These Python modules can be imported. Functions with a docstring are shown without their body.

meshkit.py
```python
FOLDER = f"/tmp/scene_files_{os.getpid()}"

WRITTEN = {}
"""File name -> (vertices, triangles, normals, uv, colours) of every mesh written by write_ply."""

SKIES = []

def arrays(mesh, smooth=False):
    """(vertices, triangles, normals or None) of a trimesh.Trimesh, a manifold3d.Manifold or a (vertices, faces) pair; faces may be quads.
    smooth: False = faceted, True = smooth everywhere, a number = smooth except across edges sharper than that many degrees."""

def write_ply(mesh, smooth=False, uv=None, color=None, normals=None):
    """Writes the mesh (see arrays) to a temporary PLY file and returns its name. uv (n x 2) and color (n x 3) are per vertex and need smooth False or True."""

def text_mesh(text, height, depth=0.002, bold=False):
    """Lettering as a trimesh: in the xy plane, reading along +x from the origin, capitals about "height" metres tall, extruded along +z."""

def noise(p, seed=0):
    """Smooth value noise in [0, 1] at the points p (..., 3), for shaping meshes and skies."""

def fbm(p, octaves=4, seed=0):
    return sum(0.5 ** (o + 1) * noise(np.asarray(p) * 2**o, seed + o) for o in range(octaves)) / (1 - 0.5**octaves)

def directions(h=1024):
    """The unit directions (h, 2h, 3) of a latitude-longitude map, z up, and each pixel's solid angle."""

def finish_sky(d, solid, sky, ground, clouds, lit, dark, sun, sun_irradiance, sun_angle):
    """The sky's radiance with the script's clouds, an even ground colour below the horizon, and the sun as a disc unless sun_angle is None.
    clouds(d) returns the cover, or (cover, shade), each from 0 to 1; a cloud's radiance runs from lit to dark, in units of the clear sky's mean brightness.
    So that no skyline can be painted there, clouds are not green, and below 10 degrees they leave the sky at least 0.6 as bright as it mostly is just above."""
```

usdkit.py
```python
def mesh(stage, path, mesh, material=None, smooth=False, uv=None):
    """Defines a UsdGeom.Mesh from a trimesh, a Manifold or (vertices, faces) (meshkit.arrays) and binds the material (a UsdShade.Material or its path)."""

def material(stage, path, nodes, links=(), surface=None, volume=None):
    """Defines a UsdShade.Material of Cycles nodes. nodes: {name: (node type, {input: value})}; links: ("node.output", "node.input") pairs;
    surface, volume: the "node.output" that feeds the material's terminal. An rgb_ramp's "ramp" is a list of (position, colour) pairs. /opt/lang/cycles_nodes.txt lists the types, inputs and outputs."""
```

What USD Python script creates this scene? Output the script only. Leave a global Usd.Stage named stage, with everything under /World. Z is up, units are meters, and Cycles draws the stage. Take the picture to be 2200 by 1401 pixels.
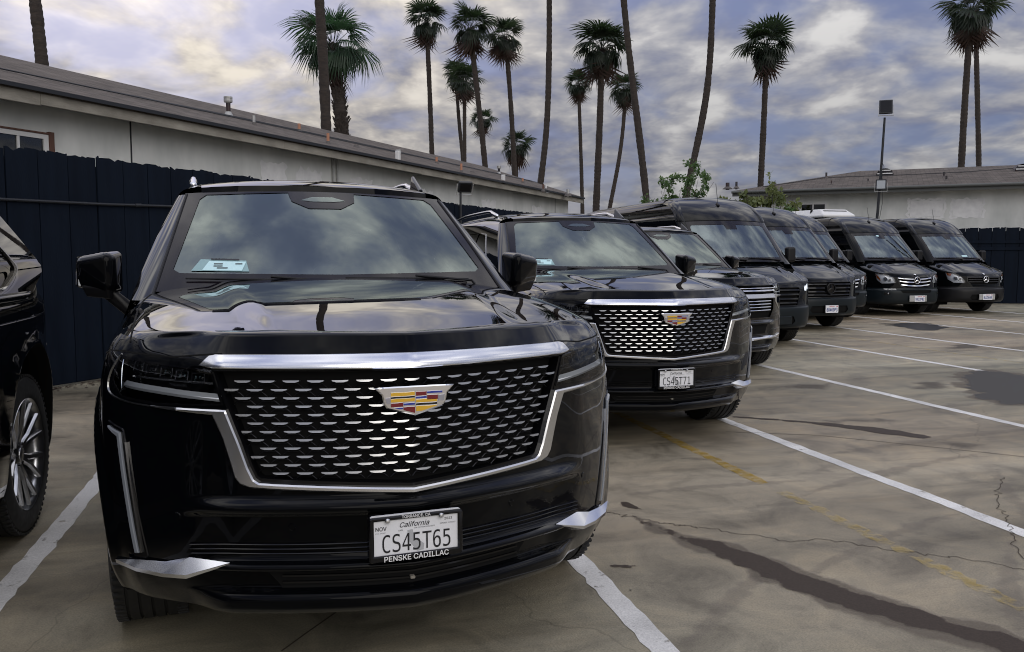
import math, random
import numpy as np
import shapely, trimesh
from shapely import affinity
from shapely.geometry import Polygon, MultiPolygon, LineString, Point, box
from scipy.interpolate import PchipInterpolator, CubicSpline
from pxr import Gf, Sdf, Usd, UsdGeom, UsdLux, UsdShade, Vt
import meshkit, usdkit

stage = Usd.Stage.CreateInMemory()
UsdGeom.SetStageUpAxis(stage, 'Z')
UsdGeom.SetStageMetersPerUnit(stage, 1.0)
UsdGeom.Xform.Define(stage, '/World')
UsdGeom.Scope.Define(stage, '/World/Looks')
rng = np.random.default_rng(7)
random.seed(7)

# ------------------------------------------------------------------ camera
CAM_H = 1.4427
CAM_PITCH = 4.675
cam = UsdGeom.Camera.Define(stage, '/World/camera')
cam.CreateHorizontalApertureAttr(36.0)
cam.CreateFocalLengthAttr(36.0 * 1800 / 2200)
cam.CreateClippingRangeAttr(Gf.Vec2f(0.05, 5000))
cam.CreateExposureAttr(0.3)
xf = UsdGeom.Xformable(cam)
xf.AddTranslateOp().Set(Gf.Vec3d(0, 0, CAM_H))
xf.AddRotateXOp().Set(90 - CAM_PITCH)

# ------------------------------------------------------------------ sky and sun
SUN_EL, SUN_AZ = math.radians(26), math.radians(-25)          # azimuth from +Y towards +X
def mat(name, nodes, links=(), surface='p.BSDF', volume=None):
    return usdkit.material(stage, '/World/Looks/' + name, nodes, links, surface, volume)
sky_nodes = {
    'tc': ('texture_coordinate', {}),
    'sky': ('sky_texture', {'sky_type': 'single_scattering', 'sun_disc': False, 'sun_elevation': SUN_EL, 'sun_rotation': SUN_AZ,
                            'altitude': 20.0, 'air_density': 1.0, 'aerosol_density': 1.6, 'ozone_density': 1.5}),
    # direction -> flat cloud deck coordinates
    'sep': ('separate_xyz', {}),
    'zc': ('math', {'math_type': 'maximum', 'value2': 0.0}),
    'zo': ('math', {'math_type': 'add', 'value2': 0.27}),
    'ux': ('math', {'math_type': 'divide'}), 'uy': ('math', {'math_type': 'divide'}),
    'uv': ('combine_xyz', {'z': 0.0}),
    'rot': ('mapping', {'rotation': (0, 0, 0.12), 'scale': (1.05, 0.98, 1.0), 'location': (3.1, 1.7, 0)}),
    'warp': ('noise_texture', {'scale': 2.0, 'detail': 2.0}),
    'wv': ('vector_math', {'math_type': 'multiply_add', 'vector2': (0.20, 0.20, 0.0)}),
    'n1': ('noise_texture', {'scale': 4.2, 'detail': 4.0, 'roughness': 0.45, 'lacunarity': 2.1}),
    'n2': ('noise_texture', {'scale': 1.1, 'detail': 3.0, 'roughness': 0.5}),
    'n3': ('noise_texture', {'scale': 9.5, 'detail': 5.0, 'roughness': 0.55}),
    'cov': ('math', {'math_type': 'multiply_add', 'value2': 0.55}),
    'covr': ('map_range', {'range_type': 'smoothstep', 'from_min': 0.60, 'from_max': 0.86, 'to_min': 0.72, 'to_max': 1.0}),
    'thick': ('map_range', {'range_type': 'smoothstep', 'from_min': 0.34, 'from_max': 0.66, 'to_min': 0.0, 'to_max': 1.0}),
    'cloud': ('rgb_ramp', {'ramp': [(0.0, (0.180, 0.198, 0.300)), (0.25, (0.260, 0.275, 0.360)), (0.5, (0.355, 0.362, 0.415)), (0.75, (0.475, 0.472, 0.498)), (1.0, (0.70, 0.69, 0.685))]}),
    # glow of the hidden sun
    'sd': ('vector_math', {'math_type': 'dot_product', 'vector2': (math.sin(SUN_AZ) * math.cos(SUN_EL), math.cos(SUN_AZ) * math.cos(SUN_EL), math.sin(SUN_EL))}),
    'glow': ('map_range', {'range_type': 'smoothstep', 'from_min': 0.80, 'from_max': 1.02, 'to_min': 0.0, 'to_max': 1.0}),
    'gth': ('math', {'math_type': 'multiply'}),
    'gcol': ('mix', {'mix_type': 'add', 'color2': (0.30, 0.22, 0.09)}),
    'over': ('math', {'math_type': 'multiply_add', 'value2': 2.3, 'value3': 0.52}),
    'ov': ('combine_xyz', {}), 'ovm': ('mix', {'mix_type': 'multiply', 'fac': 1.0}),
    'csc': ('mix', {'mix_type': 'multiply', 'fac': 1.0, 'color2': (7.6, 7.6, 7.6)}),
    'skb': ('mix', {'mix_type': 'multiply', 'fac': 1.0, 'color2': (0.5, 0.55, 0.8)}),
    'mx': ('mix', {'mix_type': 'mix'}),
    'bg': ('background_shader', {'strength': 0.1}),
}
sky_links = [('tc.generated', 'sep.vector'), ('tc.generated', 'sd.vector1'),
    ('sep.z', 'zc.value1'), ('zc.value', 'zo.value1'), ('sep.x', 'ux.value1'), ('zo.value', 'ux.value2'), ('sep.y', 'uy.value1'), ('zo.value', 'uy.value2'),
    ('ux.value', 'uv.x'), ('uy.value', 'uv.y'), ('uv.vector', 'rot.vector'), ('rot.vector', 'warp.vector'),
    ('warp.color', 'wv.vector1'), ('rot.vector', 'wv.vector3'), ('wv.vector', 'n1.vector'), ('wv.vector', 'n2.vector'), ('wv.vector', 'n3.vector'),
    ('n2.fac', 'cov.value1'), ('n1.fac', 'cov.value3'), ('cov.value', 'covr.value'),
    ('n3.fac', 'mxn.value1'), ('n1.fac', 'mxn.value3'), ('mxn.value', 'thick.value'),
    ('thick.result', 'cloud.fac'), ('sd.value', 'glow.value'), ('glow.result', 'gth.value1'), ('thick.result', 'gth.value2'),
    ('gth.value', 'gcol.fac'), ('cloud.color', 'gcol.color1'), ('gcol.color', 'ovm.color1'), ('zc.value', 'over.value1'), ('over.value', 'ov.x'), ('over.value', 'ov.y'), ('over.value', 'ov.z'), ('ov.vector', 'ovm.color2'), ('ovm.color', 'csc.color1'),
    ('sky.color', 'skb.color1'), ('skb.color', 'mx.color1'), ('csc.color', 'mx.color2'), ('covr.result', 'mx.fac'), ('mx.color', 'bg.color')]
sky_nodes['mxn'] = ('math', {'math_type': 'multiply_add', 'value2': 0.0})
sky_nodes['mxn'] = ('math', {'math_type': 'multiply_add', 'value2': 0.45})
sky_nodes['thick'] = ('map_range', {'range_type': 'smoothstep', 'from_min': 0.52, 'from_max': 0.95, 'to_min': 0.0, 'to_max': 1.0})
sky_mat = mat('sky', sky_nodes, sky_links, 'bg.background')
dome = UsdLux.DomeLight.Define(stage, '/World/sky')
UsdShade.MaterialBindingAPI.Apply(dome.GetPrim()).Bind(sky_mat)
dome.GetPrim().SetCustomDataByKey('kind', 'structure')
sun = UsdLux.DistantLight.Define(stage, '/World/sun')
sun.CreateNormalizeAttr(True)
sun.CreateIntensityAttr(0.2)
sun.CreateAngleAttr(50.0)
sun.CreateColorAttr(Gf.Vec3f(1.0, 0.94, 0.85))
sx = UsdGeom.Xformable(sun)
sx.AddRotateZOp().Set(-math.degrees(SUN_AZ) + 180)
sx.AddRotateXOp().Set(-(90 - math.degrees(SUN_EL)))
# ------------------------------------------------------------------ helpers
_taken = {}
def numbered(parent, name):
    k = (parent, name); n = _taken.get(k, 0); _taken[k] = n + 1
    return f'{parent}/{name}' if n == 0 else f'{parent}/{name}_{n:03d}'
def tag(prim, label=None, cat=None, group=None, kind=None):
    p = prim.GetPrim() if hasattr(prim, 'GetPrim') else prim
    for k, v in (('label', label), ('category', cat), ('group', group), ('kind', kind)):
        if v: p.SetCustomDataByKey(k, v)
    return p
def thing(name, label, cat, loc=(0, 0, 0), rotz=0.0, group=None, kind=None):
    path = numbered('/World', name)
    x = UsdGeom.Xform.Define(stage, path)
    x.AddTranslateOp().Set(Gf.Vec3d(*map(float, loc)))
    if rotz: x.AddRotateZOp().Set(math.degrees(rotz))
    tag(x, label, cat, group, kind)
    return path
def put(parent, name, mesh, material, smooth=False, label=None, kind=None, N=None):
    """one Mesh prim; mesh: trimesh, (V, F) or (V, F, N)"""
    path = numbered(parent, name)
    if isinstance(mesh, tuple) and len(mesh) == 3:
        V, F, N = mesh
        m = UsdGeom.Mesh.Define(stage, path)
        m.CreatePointsAttr(Vt.Vec3fArray.FromNumpy(np.ascontiguousarray(V, np.float32)))
        F = np.asarray(F, np.int32)
        m.CreateFaceVertexCountsAttr(Vt.IntArray.FromNumpy(np.full(len(F), F.shape[1], np.int32)))
        m.CreateFaceVertexIndicesAttr(Vt.IntArray.FromNumpy(np.ascontiguousarray(F.ravel())))
        m.CreateSubdivisionSchemeAttr('none')
        m.CreateNormalsAttr(Vt.Vec3fArray.FromNumpy(np.ascontiguousarray(N, np.float32)))
        m.SetNormalsInterpolation('vertex')
        UsdShade.MaterialBindingAPI.Apply(m.GetPrim()).Bind(material)
    else:
        m = usdkit.mesh(stage, path, mesh, material, smooth=smooth)
    if label: m.GetPrim().SetCustomDataByKey('label', label)
    if kind: m.GetPrim().SetCustomDataByKey('kind', kind)
    return path

def vnormals(V, F):
    V = np.asarray(V, float); F = np.asarray(F)
    if F.shape[1] == 4: F = np.vstack([F[:, [0, 1, 2]], F[:, [0, 2, 3]]])
    fn = np.cross(V[F[:, 1]] - V[F[:, 0]], V[F[:, 2]] - V[F[:, 0]]); N = np.zeros_like(V)
    for k in range(3): np.add.at(N, F[:, k], fn)
    return N / np.maximum(np.linalg.norm(N, axis=1, keepdims=True), 1e-12)
def tm(V, F):
    V = np.asarray(V, float); F = np.asarray(F, int)
    if F.shape[1] == 4: F = np.vstack([F[:, [0, 1, 2]], F[:, [0, 2, 3]]])
    return trimesh.Trimesh(V, F, process=False)
def cat(*ms):
    ms = [m for q in ms for m in (q if isinstance(q, list) else [q])]
    return trimesh.util.concatenate([m if isinstance(m, trimesh.Trimesh) else tm(m[0], m[1]) for m in ms])
def catn(*ms):
    """join (V, F, N) triples"""
    V, F, N, n = [], [], [], 0
    for v, f, q in ms:
        f = np.asarray(f)
        if f.shape[1] == 4: f = np.vstack([f[:, [0, 1, 2]], f[:, [0, 2, 3]]])
        V.append(v); F.append(f + n); N.append(q); n += len(v)
    return np.vstack(V), np.vstack(F), np.vstack(N)
def bx(x0, x1, y0, y1, z0, z1, bevel=0.0):
    if bevel <= 0:
        m = trimesh.creation.box([x1 - x0, y1 - y0, z1 - z0]); m.apply_translation([(x0 + x1) / 2, (y0 + y1) / 2, (z0 + z1) / 2]); return m
    b = bevel; P = []
    for sx, x, ix in ((-1, x0, x0 + b), (1, x1, x1 - b)):
        for sy, y, iy in ((-1, y0, y0 + b), (1, y1, y1 - b)):
            for sz, z, iz in ((-1, z0, z0 + b), (1, z1, z1 - b)):
                P += [(x, iy, iz), (ix, y, iz), (ix, iy, z)]
    return trimesh.Trimesh(np.array(P), process=False).convex_hull
def hull(pts):
    return trimesh.Trimesh(np.asarray(pts, float), process=False).convex_hull
def tube(path, r, n=8, closed=False, caps=True):
    """tube along a polyline; r number or per-point list"""
    P = np.asarray(path, float); m = len(P); R = np.broadcast_to(np.asarray(r, float), (m,))
    T = (np.roll(P, -1, 0) - np.roll(P, 1, 0)) if closed else np.gradient(P, axis=0)
    T /= np.maximum(np.linalg.norm(T, axis=1, keepdims=True), 1e-9)
    up = np.array([0, 0, 1.0]) if abs(T[0][2]) < 0.9 else np.array([1.0, 0, 0])
    A = np.zeros_like(P); a = np.cross(T[0], up); a /= np.linalg.norm(a)
    for i in range(m):
        a = a - T[i] * np.dot(a, T[i]); a /= max(np.linalg.norm(a), 1e-9); A[i] = a
    B = np.cross(T, A); th = np.arange(n) / n * 2 * np.pi
    V = P[:, None] + R[:, None, None] * (np.cos(th)[None, :, None] * A[:, None] + np.sin(th)[None, :, None] * B[:, None])
    V = V.reshape(-1, 3); F = []
    for i in range(m if closed else m - 1):
        j = (i + 1) % m
        for k in range(n):
            l = (k + 1) % n; F.append((i * n + k, i * n + l, j * n + l, j * n + k))
    F = [(a, b, c) for a, b, c, d in F] + [(a, c, d) for a, b, c, d in F]
    if caps and not closed:
        c0 = len(V); V = np.vstack([V, P[:1], P[-1:]])
        for k in range(n):
            l = (k + 1) % n; F += [(c0, l, k), (c0 + 1, (m - 1) * n + k, (m - 1) * n + l)]
    t = trimesh.Trimesh(V, np.array(F), process=False); t.fix_normals() if False else None
    return t
def lathe(profile, n=24, axis='z', cap=False):
    """profile [(r, h)] revolved round z (or x)"""
    p = np.asarray(profile, float); th = np.arange(n) / n * 2 * np.pi
    V = np.stack([p[:, 0][:, None] * np.cos(th), p[:, 0][:, None] * np.sin(th), np.repeat(p[:, 1][:, None], n, 1)], -1).reshape(-1, 3)
    F = []
    for i in range(len(p) - 1):
        for k in range(n):
            l = (k + 1) % n; F += [(i * n + k, i * n + l, (i + 1) * n + l), (i * n + k, (i + 1) * n + l, (i + 1) * n + k)]
    if axis == 'x': V = V[:, [2, 0, 1]]
    if axis == 'y': V = V[:, [1, 2, 0]]
    return trimesh.Trimesh(V, np.array(F), process=False)
def xform(m, loc=(0, 0, 0), rx=0, ry=0, rz=0, s=None):
    m = m.copy()
    if s is not None: m.apply_scale(s)
    for a, ax in ((rx, (1, 0, 0)), (ry, (0, 1, 0)), (rz, (0, 0, 1))):
        if a: m.apply_transform(trimesh.transformations.rotation_matrix(a, ax))
    m.apply_translation(loc); return m
def lines(a, b, d):
    return np.linspace(a, b, max(2, int(math.ceil((b - a) / d)) + 1))
def meshpoly(poly, us, vs):
    """2-D triangulation of a shapely polygon refined on the grid us x vs; no T-junctions"""
    us, vs = np.asarray(us, float), np.asarray(vs, float)
    x0, y0, x1, y1 = poly.bounds
    us = us[(us > x0 + 1e-6) & (us < x1 - 1e-6)]; vs = vs[(vs > y0 + 1e-6) & (vs < y1 - 1e-6)]
    us = np.r_[x0, us, x1]; vs = np.r_[y0, vs, y1]
    U0, V0 = np.meshgrid(us[:-1], vs[:-1], indexing='ij'); U1, V1 = np.meshgrid(us[1:], vs[1:], indexing='ij')
    cells = shapely.box(U0.ravel(), V0.ravel(), U1.ravel(), V1.ravel())
    shapely.prepare(poly)
    inside = shapely.contains_properly(poly, cells) | shapely.covers(poly, cells)
    part = ~inside & shapely.intersects(poly, cells)
    key, pts, F = {}, [], []
    def vid(p):
        k = (round(p[0] * 1e6), round(p[1] * 1e6))
        if k not in key: key[k] = len(pts); pts.append((p[0], p[1]))
        return key[k]
    for c in cells[inside]:
        x0_, y0_, x1_, y1_ = c.bounds
        a, b, c_, d = vid((x0_, y0_)), vid((x1_, y0_)), vid((x1_, y1_)), vid((x0_, y1_))
        F += [(a, b, c_), (a, c_, d)]
    for c in cells[part]:
        g = poly.intersection(c)
        for q in getattr(g, 'geoms', [g]):
            if q.geom_type != 'Polygon' or q.area < 1e-10: continue
            q = shapely.geometry.polygon.orient(q)
            co = list(q.exterior.coords)[:-1]
            if len(co) == 3: F.append([vid(p) for p in co]); continue
            if not q.interiors and abs(q.convex_hull.area - q.area) < 1e-12 * max(1, q.area) + 1e-11 and len(co) == 4:
                i = [vid(p) for p in co]; F += [(i[0], i[1], i[2]), (i[0], i[2], i[3])]; continue
            for t in shapely.constrained_delaunay_triangles(q).geoms:
                t = shapely.geometry.polygon.orient(t); F.append([vid(p) for p in list(t.exterior.coords)[:3]])
    F = np.array([f for f in F if len(set(f)) == 3], int)
    return np.array(pts), F
def fd_normals(fmap, P, e=1e-3):
    a = fmap(P + [e, 0]) - fmap(P - [e, 0]); b = fmap(P + [0, e]) - fmap(P - [0, e])
    n = np.cross(a, b); return n / np.maximum(np.linalg.norm(n, axis=1, keepdims=True), 1e-12)
def sheet(poly, fmap, us, vs, flip=False, off=0.0):
    """smooth (V, F, N) of a polygon laid on the surface fmap(u, v)"""
    P, F = meshpoly(poly, us, vs); V = fmap(P); N = fd_normals(fmap, P)
    if flip: N = -N; F = F[:, ::-1]
    return V + N * off, F, N
def rings(poly):
    for g in getattr(poly, 'geoms', [poly]):
        for r in (g.exterior, *g.interiors): yield np.array(r.coords)[:-1]
def slab(poly, fmap, us, vs, out=0.004, back=0.008, flip=False, bevel=0.0, step=0.03):
    """piece with thickness: raised by out, rims go back to -back; bevel rounds the top edge"""
    if poly.is_empty: return None
    if bevel > 0:
        inner = poly.buffer(-bevel, join_style=2)
        if inner.is_empty: bevel = 0
    pieces = []
    def lift(P, h):
        N = fd_normals(fmap, P); N = -N if flip else N
        return fmap(P) + N * np.asarray(h)[:, None] if np.ndim(h) else fmap(P) + N * h, N
    for g in getattr(poly, 'geoms', [poly]):
        if g.geom_type != 'Polygon' or g.area < 1e-8: continue
        if bevel > 0:
            gi = g.buffer(-bevel, join_style=2); ring = g.difference(gi)
            geo = [(q, 0) for q in getattr(gi, 'geoms', [gi])] + [(q, 1) for q in getattr(ring, 'geoms', [ring])]
        else: geo = [(g, 0)]
        for q, isr in geo:
            if q.is_empty or q.geom_type != 'Polygon' or q.area < 1e-9: continue
            P, F = meshpoly(q, us, vs)
            if isr:
                d = shapely.distance(shapely.points(P), g.boundary); h = out - bevel * (1 - np.clip(d / bevel, 0, 1))
            else: h = np.full(len(P), out)
            V, N = lift(P, h)
            if flip: F = F[:, ::-1]
            if isr: N = vnormals(V, F)
            pieces.append((V, F, N))
        for R in rings(shapely.geometry.polygon.orient(g)):
            L = shapely.segmentize(shapely.LinearRing(R), step); R = np.array(L.coords)
            T, N = lift(R, out - bevel); Bm, _ = lift(R, -back); n = len(R)
            V = np.vstack([T, Bm]); F = []
            for i in range(n - 1): F.append((i, n + i, n + i + 1, i + 1))
            F = np.array(F); F = F[:, ::-1] if flip else F
            # flat rim shading
            Vv = V[F].reshape(-1, 3); Ff = np.arange(len(Vv)).reshape(-1, 4)
            fn = np.cross(Vv[1::4] - Vv[0::4], Vv[2::4] - Vv[0::4]); fn /= np.maximum(np.linalg.norm(fn, axis=1, keepdims=True), 1e-12)
            pieces.append((Vv, Ff, np.repeat(fn, 4, 0)))
    return catn(*pieces)
def strip(rows, flip=False):
    """grid surface through rows (m, n, 3) -> (V, F, N) smooth"""
    R = np.asarray(rows, float); m, n = R.shape[:2]; V = R.reshape(-1, 3)
    i, j = np.meshgrid(np.arange(m - 1), np.arange(n - 1), indexing='ij'); a = (i * n + j).ravel()
    F = np.stack([a, a + 1, a + n + 1, a + n], 1)
    du = np.gradient(R, axis=1); dv = np.gradient(R, axis=0); N = np.cross(du, dv).reshape(-1, 3)
    N /= np.maximum(np.linalg.norm(N, axis=1, keepdims=True), 1e-12)
    if flip: F = F[:, ::-1]; N = -N
    return V, F, N
def bez(A, TA, B, TB, n):
    """cubic hermite-like strip between point rows A and B with tangents; returns (n, len, 3)"""
    t = np.linspace(0, 1, n)[:, None, None]; A1 = A + TA; B1 = B + TB
    return (1 - t) ** 3 * A + 3 * (1 - t) ** 2 * t * A1 + 3 * (1 - t) * t ** 2 * B1 + t ** 3 * B
def sm(x, a, b):
    t = np.clip((np.asarray(x, float) - a) / (b - a), 0, 1); return t * t * (3 - 2 * t)
def sym(poly):
    return poly.union(affinity.scale(poly, -1, 1, origin=(0, 0)))
def mirror(m):
    """mirror in x"""
    if isinstance(m, tuple):
        V, F, N = m; return V * [-1, 1, 1], np.asarray(F)[:, ::-1], N * [-1, 1, 1]
    m = m.copy(); m.vertices = m.vertices * [-1, 1, 1]; m.faces = m.faces[:, ::-1]; return m

# ------------------------------------------------------------------ lettering
_font_cache = {}
def text_poly(text, width=None, height=None, font='Inter', stroke=0, slant=0.0, squash=1.0):
    """flat lettering as shapely shapes centred on the origin, fitted to width or height"""
    import glob
    from PIL import Image, ImageDraw, ImageFont
    k = (text, font, stroke)
    if k not in _font_cache:
        fp = [p for p in glob.glob('/opt/blender-*/*/datafiles/fonts/*') if p.endswith(font + '.woff2')][0]
        f = ImageFont.truetype(fp, 110)
        x0, y0, x1, y1 = f.getbbox(text, anchor='ls', stroke_width=stroke)
        im = Image.new('L', (int(x1 - x0 + 8), int(y1 - y0 + 8)))
        ImageDraw.Draw(im).text((4 - x0, 4 - y0), text, 255, f, anchor='ls', stroke_width=stroke)
        on = np.pad(np.asarray(im) > 127, ((0, 0), (1, 1))).astype(np.int8)
        r, a = np.nonzero(np.diff(on, axis=1) == 1); b = np.nonzero(np.diff(on, axis=1) == -1)[1]
        g = shapely.union_all(shapely.box(a, -r - 1, b, -r)).buffer(0.7).buffer(-0.7).simplify(0.8)
        _font_cache[k] = g
    g = _font_cache[k]
    x0, y0, x1, y1 = g.bounds; g = affinity.translate(g, -(x0 + x1) / 2, -(y0 + y1) / 2)
    s = width / (x1 - x0) if width else height / (y1 - y0)
    sy = height / (y1 - y0) if (height and width) else s
    g = affinity.scale(g, s, sy, origin=(0, 0))
    if slant: g = affinity.skew(g, slant, 0, origin=(0, 0))
    return g
def ground_map(P):
    return np.column_stack([P, np.zeros(len(P))])
# ------------------------------------------------------------------ materials
M = {}
def simple(name, color, rough=0.5, metallic=0.0, coat=0.0, spec=0.5, **k):
    d = {'base_color': color, 'roughness': rough, 'metallic': metallic, 'coat_weight': coat, 'coat_roughness': 0.03, 'specular_ior_level': spec}
    d.update(k); M[name] = mat(name, {'p': ('principled_bsdf', d)}); return M[name]
def varied(name, c1, c2, scale=6.0, rough=(0.6, 0.8), bump=0.0, bscale=40.0, detail=5.0, stretch=(1, 1, 1), metallic=0.0, lo=0.3, hi=0.7, coord='geometry', bdist=0.01, spec=0.5):
    n = {'g': ('geometry', {}) if coord == 'geometry' else ('texture_coordinate', {}), 'mp': ('mapping', {'scale': stretch}),
         'n': ('noise_texture', {'scale': scale, 'detail': detail, 'roughness': 0.6}), 'r': ('rgb_ramp', {'ramp': [(lo, c1), (hi, c2)]}),
         'rr': ('map_range', {'from_min': lo, 'from_max': hi, 'to_min': rough[0], 'to_max': rough[1], 'clamp': True}),
         'p': ('principled_bsdf', {'metallic': metallic, 'specular_ior_level': spec})}
    l = [('g.position' if coord == 'geometry' else 'g.object', 'mp.vector'), ('mp.vector', 'n.vector'), ('n.fac', 'r.fac'), ('n.fac', 'rr.value'), ('rr.result', 'p.roughness'), ('r.color', 'p.base_color')]
    if bump:
        n['bn'] = ('noise_texture', {'scale': bscale, 'detail': 4.0}); n['b'] = ('bump', {'strength': bump, 'distance': bdist})
        l += [('mp.vector', 'bn.vector'), ('bn.fac', 'b.height'), ('b.normal', 'p.normal')]
    M[name] = mat(name, n, l); return M[name]
# vehicles
def paint(name, c, k=0.86, e=2.7, r0=0.008):
    n = {'lw': ('layer_weight', {'blend': 0.5}), 'pw': ('math', {'math_type': 'power', 'value2': e}), 'ma': ('math', {'math_type': 'multiply_add', 'value2': k, 'value3': r0}),
         'tc': ('geometry', {}), 'n': ('noise_texture', {'scale': 7.0, 'detail': 6.0, 'roughness': 0.65}), 'rr': ('map_range', {'from_min': 0.4, 'from_max': 0.75, 'to_min': 0.0, 'to_max': 0.03, 'clamp': True}),
         'p': ('principled_bsdf', {'base_color': c, 'roughness': 0.45, 'specular_ior_level': 0.0}), 'g': ('glossy_bsdf', {'color': (1, 1, 1), 'roughness': 0.0}), 'm': ('mix_closure', {})}
    M[name] = mat(name, n, [('lw.facing', 'pw.value1'), ('pw.value', 'ma.value1'), ('ma.value', 'm.fac'), ('p.BSDF', 'm.closure1'), ('g.BSDF', 'm.closure2'), ('tc.position', 'n.vector'), ('n.fac', 'rr.value'), ('rr.result', 'g.roughness')], 'm.closure')
paint('black_paint', (0.0012, 0.0014, 0.0019))
paint('van_paint', (0.0014, 0.0017, 0.0021), 0.72, 3.2, 0.007)
simple('grey_bumper', (0.007, 0.011, 0.0135), 0.35, spec=0.25)
simple('gloss_black', (0.002, 0.002, 0.0025), 0.08, spec=0.4)
simple('black_plastic', (0.006, 0.006, 0.007), 0.38, spec=0.3)
simple('dark_recess', (0.003, 0.003, 0.003), 0.8, spec=0.2)
simple('chrome', (0.86, 0.87, 0.9), 0.06, metallic=1.0)
simple('bar_chrome', (0.86, 0.87, 0.9), 0.15, metallic=1.0)
simple('satin_chrome', (0.72, 0.72, 0.72), 0.22, metallic=1.0)
simple('alloy', (0.62, 0.63, 0.65), 0.25, metallic=1.0)
simple('dark_alloy', (0.05, 0.05, 0.055), 0.35, metallic=1.0)
varied('rubber', (0.006, 0.006, 0.006), (0.011, 0.011, 0.0105), 30, (0.6, 0.8))
simple('reflector', (0.75, 0.77, 0.8), 0.12, metallic=1.0)
simple('lamp_bowl', (0.80, 0.82, 0.84), 0.3)
simple('lamp_white', (0.75, 0.78, 0.8), 0.15, coat=1.0)
simple('light_guide', (0.22, 0.24, 0.27), 0.12, coat=1.0)
M['lamp_on'] = mat('lamp_on', {'p': ('principled_bsdf', {'base_color': (0.8, 0.82, 0.85), 'roughness': 0.2, 'emission_color': (0.9, 0.95, 1.0), 'emission_strength': 0.7})})
simple('amber', (0.55, 0.14, 0.02), 0.15, coat=1.0)
simple('frit', (0.006, 0.005, 0.007), 0.06, spec=0.3)
simple('interior', (0.012, 0.012, 0.013), 0.7)
simple('leather', (0.03, 0.028, 0.026), 0.5)
simple('white_plastic', (0.75, 0.75, 0.74), 0.4)
simple('plate_white', (0.78, 0.79, 0.82), 0.35)
simple('plate_ink', (0.008, 0.009, 0.012), 0.4)
simple('plate_blue', (0.02, 0.05, 0.22), 0.4)
simple('plate_grey', (0.42, 0.43, 0.45), 0.4)
simple('plate_red', (0.5, 0.02, 0.03), 0.4)
simple('print_white', (0.8, 0.8, 0.8), 0.4)
simple('paper', (0.55, 0.80, 0.84), 0.6)
simple('card_film', (0.25, 0.40, 0.42), 0.3)
simple('enamel_gold', (0.72, 0.42, 0.03), 0.25, coat=0.5)
simple('enamel_red', (0.16, 0.006, 0.01), 0.2, coat=0.5)
simple('enamel_blue', (0.02, 0.04, 0.30), 0.2, coat=0.5)
simple('enamel_black', (0.004, 0.004, 0.004), 0.2, coat=0.5)
simple('enamel_silver', (0.4, 0.4, 0.45), 0.3, metallic=0.8)
def glass(name, tint, ior, glossc=(1, 1, 1), k=1.0):
    M[name] = mat(name, {'f': ('fresnel', {'IOR': ior}), 'k': ('math', {'math_type': 'multiply', 'value2': k, 'use_clamp': True}), 't': ('transparent_bsdf', {'color': tint}), 'g': ('glossy_bsdf', {'color': glossc, 'roughness': 0.0}), 'm': ('mix_closure', {})},
                  [('f.fac', 'k.value1'), ('k.value', 'm.fac'), ('t.BSDF', 'm.closure1'), ('g.BSDF', 'm.closure2')], 'm.closure')
glass('windscreen', (0.40, 0.47, 0.46), 2.5, (0.88, 1.0, 0.95))
glass('van_windscreen', (0.60, 0.72, 0.76), 2.4, (0.80, 0.94, 1.0))
glass('side_glass', (0.05, 0.055, 0.06), 1.7)
glass('clear_glass', (0.55, 0.66, 0.70), 1.55)
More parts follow.
